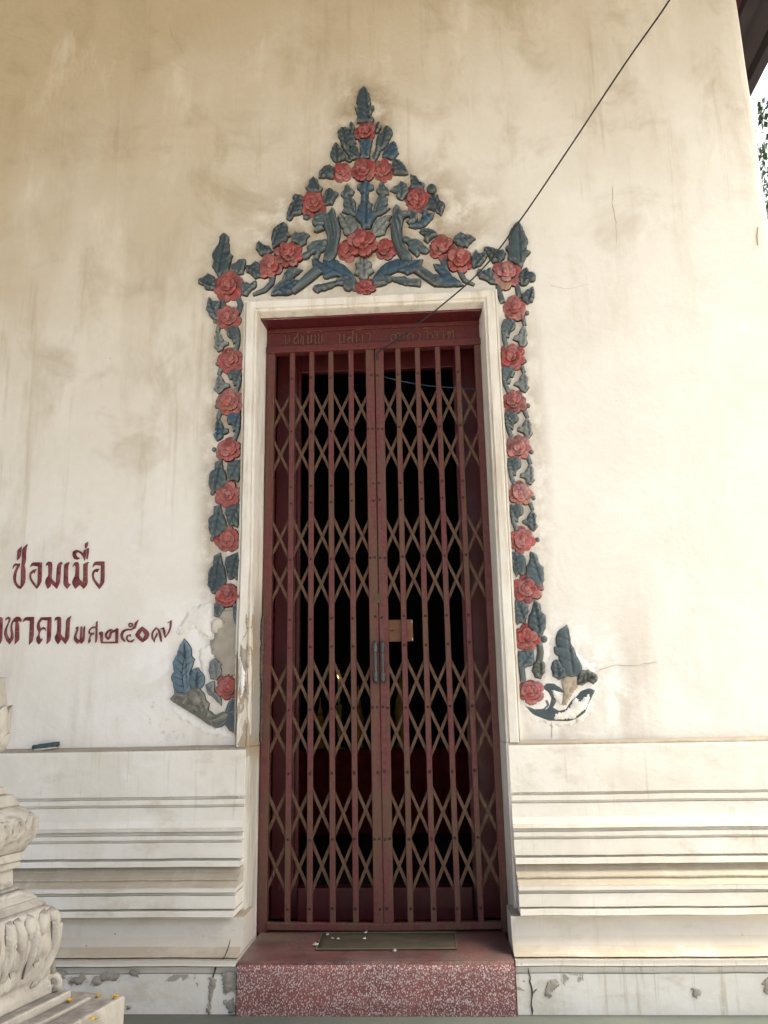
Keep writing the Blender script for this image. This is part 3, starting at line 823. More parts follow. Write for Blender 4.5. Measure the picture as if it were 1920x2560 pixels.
letter(T3, stroke([(1010,322),(930,318),(875,350),(855,410),(870,460),(905,495)], [18,28,36,36,32,20]))
letter(T3, disc((990,252), 34, 14, 36), disc((990,252), 18, 12, 20))
letter(T3, stroke([(1010,312),(1050,290),(1070,225),(1105,176)], [22,34,32,6]))
letter(T3, stroke([(990,430),(990,400),(945,412),(930,455),(960,497),(1010,495),(1044,462)], [8,24,24,22,24,26,8]))
letter(T3, [(1160,275),(1250,340),(1270,400),(1240,460),(1165,510),(1090,450),(1060,400),(1090,340)], [(1160,330),(1200,400),(1170,460),(1120,400)])
letter(T3, stroke([(1385,365),(1372,410),(1348,450),(1345,508),(1308,440),(1312,360),(1370,292),(1412,335),(1432,420),(1442,500)], [10,26,18,12,26,22,20,32,34,20]))
letter(T3, stroke([(1432,315),(1475,298),(1490,360),(1500,436),(1552,370),(1582,290),(1585,190),(1538,222)], [12,34,36,14,20,26,34,10]))

# ------------------------------------------------------------------ roof edge at the right corner
EX = XC + .70
EZ = CAM_Z + (P(1877, 230, 0)[2]-CAM_Z) * EX/P(1877, 230, 0)[0]
SL = .75
roof = thing("roof_eave", "dark maroon timber eave jutting out beyond the right corner of the wall", "roof", (EX, 0, EZ))
def slab(name, xa, xb, dz, th, mat, ya=-5.0, yb=9.0, col=None):
    """board lying under the roof slope, between xa and xb measured in from the eave edge"""
    a = MB()
    v = []
    for y in (ya, yb):
        for x, d in ((xa, 0), (xb, 0), (xb, th), (xa, th)):
            v.append((EX-x, y, EZ + x*SL + dz + d))
    a.add(v, [(0, 1, 2, 3), (7, 6, 5, 4), (0, 4, 5, 1), (1, 5, 6, 2), (2, 6, 7, 3), (3, 7, 4, 0)])
    return a.build(name, mat, roof)
slab("fascia", 0, .05, -.03, .16, M['eavedark'])
for i in range(9):
    slab("soffit_board", .056+i*.19, .24+i*.19, .06 - (i % 2)*.008, .02, M['eave'] if i in (1, 3, 4, 6) else M['eavedark'])
slab("purlin", .20, .27, -.02, .07, M['eavedark']); slab("purlin", .46, .50, 0, .05, M['eave'])
a = MB()
a.add([(EX-1.77, -5.0, EZ+1.77*SL+.06), (EX-1.77, 9, EZ+1.77*SL+.06), (-2.5, 9, EZ+(EX+2.5)*SL+.06), (-2.5, -5.0, EZ+(EX+2.5)*SL+.06), (-2.5-(EX+2.5), -5.0, EZ), (-2.5-(EX+2.5), 9, EZ)], [(0, 1, 2, 3), (3, 2, 5, 4)])
a.build("ceiling_boards", M['eave'], roof)
a = MB()
t = .14
a.add([(EX, -5.0, EZ+t), (EX, 9, EZ+t), (-2.5, 9, EZ+(EX+2.5)*SL+t), (-2.5, -5.0, EZ+(EX+2.5)*SL+t), (-2.5-(EX+2.5), -5.0, EZ+t), (-2.5-(EX+2.5), 9, EZ+t)], [(0, 1, 2, 3), (3, 2, 5, 4)])
a.build("roof_covering", M['tile'], roof)
GB = 6.3                                   # unseen board added across the porch roof front to shade the upper wall
a = MB()
hx = (GB-EZ)/SL
for y in (-4.98, -4.90):
    a.add([(EX-hx, y, GB), (-2.5, y, EZ+(EX+2.5)*SL+.05), (-5.0-EX+hx, y, GB)], [(0, 1, 2)])
a.build("shade_board", M['eave'], roof)

# ------------------------------------------------------------------ interior behind the door
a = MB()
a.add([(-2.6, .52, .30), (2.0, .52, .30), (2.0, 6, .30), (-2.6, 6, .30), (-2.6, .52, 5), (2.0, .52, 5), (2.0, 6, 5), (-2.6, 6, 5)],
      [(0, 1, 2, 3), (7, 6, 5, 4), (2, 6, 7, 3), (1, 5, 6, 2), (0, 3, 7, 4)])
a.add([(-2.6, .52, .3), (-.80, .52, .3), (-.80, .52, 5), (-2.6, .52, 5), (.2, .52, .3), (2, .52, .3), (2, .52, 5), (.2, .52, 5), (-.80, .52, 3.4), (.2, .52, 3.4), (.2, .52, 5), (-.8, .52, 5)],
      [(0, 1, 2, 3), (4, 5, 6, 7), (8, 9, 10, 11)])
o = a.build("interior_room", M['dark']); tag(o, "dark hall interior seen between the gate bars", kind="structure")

idf = thing("inner_door_frame", "maroon painted wooden door frame and threshold behind the folding gate", "door frame", (-.3, .45, .2))
ix0, ix1, iz0, iz1 = -.775, .177, .375, 3.376
def bx(name, x0, x1, y0, y1, z0, z1, mat, parent, bev=.004):
    a = MB(); a.box(x0, x1, y0, y1, z0, z1); o = a.build(name, mat, parent)
    if bev:
        b = o.modifiers.new("bevel", 'BEVEL'); b.width = bev; b.segments = 2
    return o
bx("jamb_board", -.925, ix0, .45, .50, .21, 3.535, M['wood'], idf)
bx("jamb_board", ix1, .338, .45, .50, .21, 3.535, M['wood'], idf)
bx("head_board", ix0+.001, ix1-.001, .452, .50, iz1, 3.533, M['wood'], idf)
bx("threshold_board", ix0+.001, ix1-.001, .40, .50, .205, iz0, M['wood'], idf, .012)
bx("lining_board", -.968, -.928, .175, .498, .21, 3.535, M['wood'], idf)
bx("lining_board", .340, .380, .175, .498, .21, 3.535, M['wood'], idf)
bx("soffit_board", -.97, .37, .034, .498, 3.538, 3.60, M['wood'], idf)
bx("door_stop", ix0-.05, ix0-.02, .42, .449, .38, 3.40, M['wood'], idf)
bx("door_stop", ix1+.02, ix1+.05, .42, .449, .38, 3.40, M['wood'], idf)

# ================================================================== GATE
GY = .150
gf = thing("gate_frame", "fixed maroon iron frame and lettered header around the folding gate", "gate frame", (-.3, GY, .21))
bx("post", -.933, -.885, GY, GY+.05, .212, 3.40, M['iron'], gf, .003)
bx("post", .298, .346, GY, GY+.05, .212, 3.40, M['iron'], gf, .003)
bx("header_plate", -.934, .347, GY+.018, GY+.05, 3.402, 3.534, M['head'], gf, .003)
bx("header_rail", -.934, .347, GY-.012, GY+.05, 3.375, 3.418, M['head'], gf, .004)
bx("header_lip", -.934, .347, GY+.004, GY+.05, 3.512, 3.536, M['head'], gf, .003)
for xa, xb, s in ((-.884, -.29, -.006), (-.288, .297, -.006)):
    a = MB(); a.bar((xa, GY+.012, .245 if xa < -.5 else .238), (xb, GY+.012, .238 if xa < -.5 else .245), .036, .04, (0, 1, 0), .004)
    o = a.build("bottom_rail", M['iron'], gf)
# letters cut from rod on the header
GL = crop(680, 800, 6.144); GR = crop(930, 800, 6.144)
glyphs = [
 (GL, [[(185,235),(210,250),(210,375)], [(210,372),(240,345),(268,345),(268,230)]]),
 (GL, [[(345,290),(335,330),(345,362),(372,360),(372,335)], [(345,290),(375,262),(402,270),(402,370)], [(385,255),(400,165)]]),
 (GL, [[(440,240),(460,262),(432,330),(442,372),(460,330),(478,375),(482,250)]]),
 (GL, [[(540,165),(545,195),(570,190),(565,165),(540,165)], [(568,190),(605,150)]]),
 (GL, [[(535,240),(552,250),(550,370)], [(550,368),(580,345),(605,350),(605,230)]]),
 (GL, [[(650,240),(668,248),(665,370),(690,350)]]),
 (GL, [[(720,220),(718,345),(740,372),(764,350),(768,222)], [(740,376),(745,405),(738,440)]]),
 (GL, [[(735,180),(755,165),(770,178)]]),
 (GL, [[(1010,215),(1040,232),(1040,362)], [(1040,362),(1075,338),(1105,345),(1105,215)]]),
 (GL, [[(1195,245),(1165,300),(1172,350),(1190,360),(1195,335)], [(1172,285),(1235,270)], [(1235,372),(1236,245),(1246,160)]]),
 (GL, [[(1285,215),(1302,220),(1300,342),(1345,298),(1386,346),(1388,208)]]),
 (GL, [[(1265,140),(1320,150),(1385,135)]]),
 (GL, [[(1450,215),(1475,198),(1505,215),(1505,322),(1480,332)]]),
 (GR, [[(222,240),(222,268)]]),
 (GR, [[(290,240),(340,222),(368,250),(370,345)], [(290,262),(300,332),(325,322),(318,300)], [(365,235),(392,190)], [(366,362),(362,392)]]),
 (GR, [[(402,200),(426,222),(426,332)], [(426,332),(460,300),(488,322),(488,195)]]),
 (GR, [[(552,332),(548,240),(590,195),(628,230),(628,322)]]),
 (GR, [[(690,195),(735,212),(738,240),(716,312),(690,312)]]),
 (GR, [[(812,172),(850,170),(857,200),(855,296),(826,298)]]),
 (GR, [[(790,135),(820,118),(860,140)]]),
 (GR, [[(885,200),(930,225),(930,285),(908,292)]]),
 (GR, [[(955,182),(998,185),(1003,302)]]),
 (GR, [[(1055,175),(1098,180),(1103,302)]]),
 (GR, [[(1185,240),(1160,215),(1165,190),(1190,180),(1205,200),(1190,245),(1168,300)], [(1205,200),(1245,158),(1252,300)]]),
]
for fn, strokes in glyphs:
    a = MB()
    for s in strokes:
        a.tube([tuple(P(x, y, GY+.008)) for x, y in fn(s)], .0032, 6)
    a.build("header_letter", M['rodletter'], gf)

BANDS = (2.881, 2.124, 1.312, .654); HB = .262
ZB0, ZB1 = .258, 3.38
def gate(xs, left):
    nm = "left hand" if left else "right hand"
    g = thing("folding_gate", "%s leaf of the maroon collapsible lattice gate%s" % (nm, "" if left else ", carrying the small brown plate"), "gate",
              ((xs[0]+xs[-1])/2, GY, .26), "two leaves of the folding gate")
    # bars between the post and the meeting stile
    inner = xs[1:5]
    allx = [(x, .030, "bar") for x in inner] + [((xs[5] if left else xs[0]), .050, "meeting_stile")]
    for x, w, n in allx:
        a = MB()
        a.bar((x+random.uniform(-.003, .003), GY+.008+random.uniform(-.002, .002), ZB0), (x+random.uniform(-.002, .002), GY+.008, ZB1), w, .016, (0, 1, 0), .003)
        b = a.build(n, M['iron'], g)
        a = MB()
        for z in BANDS:
            for dz in (-.33, 0, .33):
                if not .3 < z+dz < 3.35: continue
                offs = (0,) if n == "bar" else (-.012, .012) if dz == 0 else ((.010,) if left else (-.010,))
                for dx in offs:
                    a.sphere((x+dx, GY, z+dz+random.uniform(-.004, .004)), .0080, 8, 4, (1, .55, 1))
        tag(a.build("rivets", M['rivet'], b, True), kind="stuff")
    pitch = HB
    for z in BANDS:
        z += random.uniform(-.004, .004)
        for i in range(-1, 5):
            for d in (1, -1):                 # falling and rising straps, two bays long
                i0, i1 = max(i, 0), min(i+2, 5)
                y = GY+.020 if d == 1 else GY+.026
                za = z + d*HB*(1-(i0-i)); zb = z + d*HB*(1-(i1-i))
                a = MB(); jz = random.uniform(-.009, .009); a.bar((xs[i0], y, za+jz), (xs[i1], y, zb+jz+random.uniform(-.007, .007)), .0165*random.uniform(.92, 1.05), .0045, (0, 1, 0))
                a.build("lattice_strap", M['strap'], g)
    return g
LX = [-.907, -.780, -.6655, -.550, -.432, -.3185]
RX = [-.2635, -.1525, -.036, .0815, .198, .318]
gl = gate(LX, True); gr = gate(RX, False)
# pull handles
def handle(px, parent):
    z1, z0 = P(px, 1602, GY-.03)[2], P(px, 1709, GY-.03)[2]
    x = P(px, 1655, GY-.03)[0]; h = z1-z0
    a = MB()
    pr = [(.002, 0), (.010, .02), (.013, .06), (.015, .085), (.015, .12), (.013, .13), (.0145, .16), (.0145, .20), (.012, .215), (.0135, .235), (.0135, .26),
          (.0075, .28), (.008, .34), (.0105, .45), (.011, .50), (.0095, .60), (.0075, .68), (.0085, .72), (.0135, .735), (.0135, .77), (.0125, .785), (.0145, .80), (.0145, .85), (.013, .865),
          (.014, .88), (.013, .93), (.009, .97), (.002, 1.0)]
    a.lathe([(r, t*h) for r, t in pr], (x, GY-.034, z0), 16)
    o = a.build("handle", M['steel'], parent, True)
    b = MB()
    for t in (.1, .87):
        b.lathe([(.012, 0), (.009, .012), (.008, .034)], (x, GY-.036, z0+t*h), 12, 'Y')
    b.build("standoff", M['steel'], o, True)
handle(938.6, gl); handle(956.6, gr)
a0, a1 = P(970, 1550, GY+.036), P(1033, 1603, GY+.036)
pl = bx("lock_plate", a0[0], a1[0], GY+.034, GY+.040, a1[2], a0[2], M['plate'], gr, .002)
a = MB(); c = P(979, 1577, GY+.036); a.box(c[0]-.010, c[0]+.012, GY+.0325, GY+.0345, c[2]-.003, c[2]+.003); a.build("keyhole", M['cable'], pl)
a = MB()
for z in (a0[2]-.012, a1[2]+.012): a.box(a1[0]-.006, a1[0]-.002, GY+.0325, GY+.0345, z-.007, z+.007)
a.build("bright_edge", M['cream'], pl)
a = MB(); c = P(946, 1497, GY); a.box(-.309, -.271, GY-.008, GY+.002, c[2]-.022, c[2]+.028); a.build("hasp", M['strap'], gl)
# jagged hollow where the render has fallen away beside the left post
pp = [(834, 1105), (822, 1140), (812, 1250), (818, 1330), (800, 1470), (798, 1560), (818, 1640), (826, 1720), (818, 1800), (822, 1900), (812, 2000), (808, 2120), (830, 2120), (836, 1800), (838, 1500), (842, 1250), (844, 1105)]
o = wplate("broken_edge", rough_loop(pp, 10, 41, 12), M['crackdark'], wall, .003, L7, Y=.140, smooth_it=0, back=.001)

# ================================================================== STEP, MAT, SCRAPS
def step():
    x0, x1, ya, yb, z = -.916, .313, -.352, .172, .214
    prof = [(yb, 0), (ya, 0), (ya-.003, .05), (ya, z-.03), (ya+.006, z-.012), (ya+.016, z-.003), (ya+.03, z), (-.1, z+.002), (yb, z+.002)]
    nx = 24; v = []
    for i in range(nx+1):
        x = x0 + (x1-x0)*i/nx
        for y, zz in prof:
            v.append((x, y + noise.noise(Vector((x*3, zz*8, 1)))*.002, zz))
    n = len(prof)
    f = [(i*n+k, i*n+(k+1) % n, (i+1)*n+(k+1) % n, (i+1)*n+k) for i in range(nx) for k in range(n)]
    f += [tuple(range(n)), tuple(range(nx*n+n-1, nx*n-1, -1))]
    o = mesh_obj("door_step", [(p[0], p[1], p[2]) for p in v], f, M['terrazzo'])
    return tag(o, "red terrazzo step speckled with white chips in front of the gate", "step")
step()
mt = thing("doormat", "thin olive brown mat lying on the terrazzo step", "doormat", (-.265, -.03, .216))
cs = [(-.59, -.172), (.064, -.166), (.068, .118), (-.597, .112)]
def mat_mesh():
    a = MB(); nx, ny = 20, 8; v = []
    for i in range(nx+1):
        for j in range(ny+1):
            s, t = i/nx, j/ny
            x = (cs[0][0]*(1-s)+cs[1][0]*s)*(1-t) + (cs[3][0]*(1-s)+cs[2][0]*s)*t
            y = (cs[0][1]*(1-s)+cs[1][1]*s)*(1-t) + (cs[3][1]*(1-s)+cs[2][1]*s)*t
            v.append((x, y, .2215 + .0025*noise.noise(Vector((x*5, y*5, 2)))))
    f = [(i*(ny+1)+j, (i+1)*(ny+1)+j, (i+1)*(ny+1)+j+1, i*(ny+1)+j+1) for i in range(nx) for j in range(ny)]
    o = mesh_obj("pile", v, f, M['mat'], mt, True)
    m = o.modifiers.new("thick", 'SOLIDIFY'); m.thickness = .004; m.offset = -1
mat_mesh()
for i in range(4):
    a = MB(); p, q = cs[i], cs[(i+1) % 4]
    a.bar((p[0], p[1], .2215), (q[0], q[1], .2215), .008, .007, (0, 0, 1), .002); a.build("border", M['matedge'], mt)
S3 = crop(580, 1960, 2.304)
scr = [((550, 870), .010, "on the mat's back left corner"), ((580, 890), .009, "left of a pair near the mat's left end"), ((612, 895), .010, "right of a pair near the mat's left end"),
       ((772, 856), .011, "at the back edge of the mat"), ((765, 892), .010, "near the middle of the mat"), ((482, 925), .014, "on the mat's front left corner"), ((938, 961), .012, "on the step just in front of the mat")]
for q, r, lab in scr:
    x, y = S3([q])[0]; c = PZ(x, y, .227)
    a = MB(); v, f = [], []
    n = 7
    ring = [(c[0]+r*random.uniform(.6, 1.2)*math.cos(k*2*math.pi/n), c[1]+r*random.uniform(.6, 1.2)*math.sin(k*2*math.pi/n), .2265+random.uniform(0, .004)) for k in range(n)]
    top = [(c[0]+r*.5*math.cos(k*2*math.pi/n+.3), c[1]+r*.5*math.sin(k*2*math.pi/n+.3), .230+random.uniform(0, .006)) for k in range(n)]
    a.add(ring+top, [(k, (k+1) % n, n+(k+1) % n, n+k) for k in range(n)] + [tuple(range(n, 2*n)), tuple(range(n-1, -1, -1))])
    o = a.build("paper_scrap", M['tissue']); tag(o, "tiny crumpled white paper scrap " + lab, "paper scrap", "white paper scraps on the step")

# ================================================================== CABLE
pts = []
key = [((1760, -150), -1.55), ((1672, 0), -1.25), ((1560, 165), -1.0), ((1420, 372), -.70), ((1298, 556), -.42), ((1200, 677), -.22), ((1095, 772), -.065), ((1010, 834), .06), ((968, 866), .125), ((950, 874), .138), ((944, 884), .139), ((942, 900), .139)]
for i, (q, Y) in enumerate(key): pts.append(tuple(P(q[0]+(1.8 if i % 2 else -1.2), q[1], Y)))
def spline(pts, k=5):
    out = []
    for i in range(len(pts)-1):
        p0, p1, p2, p3 = [np.array(pts[min(max(j, 0), len(pts)-1)]) for j in (i-1, i, i+1, i+2)]
        for s in range(k):
            t = s/k
            out.append(tuple(.5*((2*p1)+(-p0+p2)*t+(2*p0-5*p1+4*p2-p3)*t*t+(-p0+3*p1-3*p2+p3)*t**3)))
    return out + [tuple(pts[-1])]
a = MB(); a.tube(spline(pts), .0042, 8)
o = a.build("hanging_cable", M['cable'], None, True); tag(o, "thin black cable slanting down from the upper right to the gate header", "cable")
a = MB(); a.tube(spline([tuple(P(x, y, Y)) for x, y, Y in ((942, 905, .30), (955, 938, .34), (1000, 952, .36), (1060, 963, .38), (1110, 968, .40), (1190, 973, .40))]), .004, 6)
o = a.build("inner_cable", M['bluecable'], None, True); tag(o, "blue grey cable strung behind the gate under the header", "cable")

# ================================================================== BLUE OBJECT ON THE LEDGE
c = P(114, 1862, -.03)
bk = thing("blue_pad", "small blue green pad with pale underside resting on the plinth ledge", "pad", (c[0], -.028, ZLEDGE+.002))
def soft_block(name, dims, z0, mat, parent, seed, cx=0, cy=0):
    bm_ = bmesh.new(); bmesh.ops.create_cube(bm_, size=1)
    bmesh.ops.subdivide_edges(bm_, edges=bm_.edges[:], cuts=3, use_grid_fill=True)
    for v in bm_.verts:
        k = 1 - .10*abs(v.co.z*2)**3
        v.co.x *= dims[0]*k; v.co.y *= dims[1]*k; v.co.z *= dims[2]
        d = noise.noise(v.co*40+Vector((seed, 0, 0)))*.004
        v.co += Vector((d, d*.5, d*.7 + .010*v.co.x/dims[0])) + Vector((cx, cy, z0+dims[2]/2))
    me = bpy.data.meshes.new(name); bm_.to_mesh(me); bm_.free(); me.materials.append(mat)
    me.polygons.foreach_set("use_smooth", [True]*len(me.polygons))
    o = bpy.data.objects.new(name, me); return link(o, parent)
soft_block("pad_cover", (.128, .046, .020), .010, M['blue'], bk, 1)
soft_block("pad_core", (.108, .043, .012), .0, M['cream'], bk, 2, .004)
soft_block("pad_flap", (.10, .04, .008), .026, M['blue'], bk, 5, .015)

# ================================================================== ALTAR GLIMPSED INSIDE
al = thing("altar_table", "red cloth covered altar table dimly seen inside the hall", "altar", (-.75, 3.1, .3))
bx("table_top", -1.5, .3, 2.85, 3.5, .93, .97, M['redcloth'], al, .01)
def drape():
    v, f = [], []; n = 60
    for i in range(n+1):
        x = -1.5+1.8*i/n
        w = .02*math.sin(i*1.1)+.012*math.sin(i*2.7)
        v += [(x, 2.84+w*.3, .94), (x, 2.80+w, .6), (x, 2.79+w*1.4, .31)]
    for i in range(n):
        for k in range(2): f.append((3*i+k, 3*i+3+k, 3*i+4+k, 3*i+1+k))
    mesh_obj("cloth_drape", v, f, M['redcloth'], al, True)
drape()
c = P(847, 1690, 3.0)
cd = thing("candle", "lit candle with a small orange flame on the altar", "candle", (c[0], c[1], .97))
a = MB(); a.lathe([(.05, 0), (.05, .012), (.018, .03), (.012, .10), (.02, .14), (.028, c[2]-.97-.26), (.03, c[2]-.97-.25), (.008, c[2]-.97-.245)], (c[0], c[1], .972), 14); a.build("candlestick", M['gold'], cd, True)
a = MB(); a.lathe([(.010, 0), (.010, .22), (.004, .225)], (c[0], c[1], c[2]-.245), 10); a.build("wax_stick", M['wax'], cd, True)
a = MB(); a.lathe([(.002, 0), (.011, .012), (.013, .024), (.009, .042), (.001, .066)], (c[0], c[1], c[2]-.02), 10); a.build("flame", M['flame'], cd, True)
for k, (px, h, s, lab) in enumerate(((895, .55, .05, "left of the gate's meeting stile"), (1000, .70, .06, "behind the right hand gate leaf"), (800, .45, .05, "left of the lit candle"))):
    c = P(px, 1650, 3.15)
    vz = thing("altar_urn", "dim gilded altar urn standing " + lab, "urn", (c[0], c[1], .972), "gilded urns on the altar")
    a = MB(); a.lathe([(s, 0), (s*.9, .02), (s*.4, .06), (s*.35, .1), (s*.9, .2), (s, h*.45), (s*.7, h*.6), (s*.45, h*.66)], (c[0], c[1], .973), 14); a.build("urn_body", M['gold'], vz, True)
    a = MB(); a.lathe([(s*.5, h*.665), (s*.55, h*.7), (s*.2, h*.8), (s*.12, h*.9), (.002, h)], (c[0], c[1], .973), 12); a.build("urn_finial", M['gold'], vz, True)

# ================================================================== CARVED FLORAL ORNAMENT
DARK, BLUE, GREY, SLATE, GREEN = (.040, .060, .070, 1), (.038, .080, .125, 1), (.19, .21, .205, 1), (.075, .105, .118, 1), (.085, .092, .075, 1)
PALE = (.12, .19, .25, 1)
A2 = crop(720, 200, 4.1475); A3 = crop(680, 440, 3.318); A4 = crop(480, 560, 4.1475); A5 = crop(1020, 540, 4.3658)
L6 = crop(480, 840, 5.531); R9 = crop(1220, 840, 5.53)

# shared flower pieces in units of the flower radius, facing -Y
def petal_mesh(name, r0, r1, hw, lift, depth, cup, seed, notch=.07):
    ns, nt = 7, 8; v, f = [], []
    for i in range(ns+1):
        s = i/ns
        for j in range(nt+1):
            t = -1+2*j/nt
            w = hw*(math.sin(math.pi*(.16+.66*s))**.8)*(1 if s < .8 else math.sqrt(max(0, 1-((s-.8)/.215)**2)))
            rr = r0+(r1-r0)*(s - notch*math.exp(-(t/.22)**2)*s**5)
            rr *= 1+.03*noise.noise(Vector((s*3, t*2, seed)))
            y = lift + depth*(math.sin(math.pi*min(1, s*1.02)*.85)) + cup*s*s*(1-.6*t*t) - depth*.35*math.exp(-(t/.16)**2)*min(1, s*2.2) - depth*.55*abs(t)**2.5
            v.append((w*t, -y, rr))
    for i in range(ns):
        for j in range(nt):
            a = i*(nt+1)+j; f.append((a, a+1, a+nt+2, a+nt+1))
    # skirt to the wall
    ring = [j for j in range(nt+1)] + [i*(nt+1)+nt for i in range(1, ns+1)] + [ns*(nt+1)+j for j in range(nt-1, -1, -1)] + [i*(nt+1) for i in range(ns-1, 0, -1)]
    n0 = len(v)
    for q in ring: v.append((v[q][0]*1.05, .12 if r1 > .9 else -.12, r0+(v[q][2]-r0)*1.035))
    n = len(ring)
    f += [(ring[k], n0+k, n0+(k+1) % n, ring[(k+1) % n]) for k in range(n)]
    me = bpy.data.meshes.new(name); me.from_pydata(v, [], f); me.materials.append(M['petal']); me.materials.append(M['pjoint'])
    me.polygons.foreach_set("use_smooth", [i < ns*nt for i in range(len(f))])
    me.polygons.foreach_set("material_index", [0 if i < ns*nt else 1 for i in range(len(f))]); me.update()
    return me
PO = [petal_mesh("outer_petal_mesh", .20, 1.02, .385, .12, .15, .03, k, .10) for k in range(6)]
PI = [petal_mesh("inner_petal_mesh", .10, .66, .345, .30, .12, .12, k+5, .05) for k in range(4)]
PC = [petal_mesh("core_petal_mesh", .02, .38, .24, .46, .07, .12, 9, .0)]
def bud_mesh():
    a = MB(); a.sphere((0, -.40, 0), .20, 10, 6, (1, .9, 1)); a.sphere((.06, -.52, .05), .09, 8, 5); a.sphere((-.07, -.52, .0), .09, 8, 5); a.sphere((.01, -.52, -.08), .09, 8, 5)
    a.add(*disk_base())
    me = bpy.data.meshes.new("bud_mesh"); me.from_pydata(a.v, [], a.f); me.materials.append(M['petal'])
    me.polygons.foreach_set("use_smooth", [True]*len(a.f)); me.update(); return me
def disk_base():
    n = 14
    v = [(.55*math.cos(2*math.pi*k/n), -.16, .55*math.sin(2*math.pi*k/n)) for k in range(n)] + [(.55*math.cos(2*math.pi*k/n), .1, .55*math.sin(2*math.pi*k/n)) for k in range(n)]
    return v, [tuple(range(n-1, -1, -1))] + [(k, (k+1) % n, n+(k+1) % n, n+k) for k in range(n)]
BUD = bud_mesh()
RED, PINK, ROSE, DEEP = (.29, .055, .052, 1), (.40, .175, .168, 1), (.325, .094, .089, 1), (.24, .040, .040, 1)
def flower(parent, fn, c, r, col=RED, ry=None, depth=1.0, npet=None, lift=0.0):
    (px, py), = fn([c])
    k = fn([(c[0]+r, c[1])])[0][0] - px; kz = fn([(c[0], c[1]+(ry or r))])[0][1] - py
    w = P(px, py, -.012)
    rx = P(px+k, py, -.012)[0]-w[0]; rz = w[2]-P(px, py+kz, -.012)[2]
    off = wloc(parent)
    rd = (rx+rz)/2*depth*.85
    fo = inst("flower", BUD, parent, (w[0]-off[0], -lift-off[1], w[2]-off[2]), (0, 0, 0), (rx, rd, rz), col)
    npet = npet or random.choice((5, 6, 6, 7, 8))
    ins = random.uniform(.82, 1.18); tl = (random.uniform(-.12, .12), random.uniform(-.10, .10))
    fo.rotation_euler = (tl[0], 0, tl[1]); fo.scale = (rx*random.uniform(.99, 1.11), rd*random.uniform(.85, 1.2), rz*random.uniform(.99, 1.11))
    ph = random.uniform(0, 6.28)
    for ring, (mes, n, s0) in enumerate(((PO, npet, 1.0), (PI, random.choice((4, 5, 5, 6)), 1.0), (PC, random.choice((2, 3, 3)), 1.0))):
        for i in range(n):
            a = ph + ring*.5 + i*2*math.pi/n + random.uniform(-.08, .08)
            s = s0*random.uniform(.88, 1.08)*(ins if ring else 1)
            cc = tuple(min(1, q*random.uniform(.74, 1.2)) for q in col[:3]) + (1,)
            if random.random() < .28: cc = tuple(.5*(p+q) for p, q in zip(cc, PINK))
            inst("petal", random.choice(mes), fo, (0, random.uniform(-.06, .03), 0), (random.uniform(-.14, .10), a, random.uniform(-.08, .08)), (s*6.6/n if ring == 0 else s, 1, s), cc)
    return fo
def leaf(parent, fn, pts, col=SLATE, h=.034, name="leaf", **kw):
    j = random.uniform(.85, 1.15)
    c = tuple(q*j for q in col[:3]) + (1,)
    lp = wall_loop(fn(pts))
    if sum(lp[i-1][0]*lp[i][1]-lp[i][0]*lp[i-1][1] for i in range(len(lp))) < 0: lp = lp[::-1]   # counter-clockwise
    if name == "leaf":                       # nicked, slightly toothed edge left by the modelling tool
        q = resample([np.array(p, float) for p in lp], .016); sd = random.uniform(0, 99); q2 = []
        for i, p in enumerate(q):
            t = q[(i+1) % len(q)] - q[i-1]; t = t/(np.linalg.norm(t)+1e-9)
            q2.append(p + np.array([t[1], -t[0]])*((.0055 if parent is pd else .0045) + .0028*(-1)**i*(.5+noise.noise(Vector((i*.9, sd, 0)))) + .0022*noise.noise(Vector((p[0]*60, p[1]*60, sd)))))
        lp = q2
    elif name in ('stem', 'scroll'):
        q = resample([np.array(p, float) for p in lp], .02); q2 = []
        for i, p in enumerate(q):
            t = q[(i+1) % len(q)] - q[i-1]; t = t/(np.linalg.norm(t)+1e-9)
            q2.append(p + np.array([t[1], -t[0]])*.003)
        lp = q2
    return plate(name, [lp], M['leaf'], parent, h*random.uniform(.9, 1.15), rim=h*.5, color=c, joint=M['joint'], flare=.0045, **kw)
def stem(parent, fn, pts, ws, col=SLATE, h=.020, name="stem"):
    return leaf(parent, fn, stroke(pts, ws), col, h, name, ridge=True, veins=None, dome=1.0)

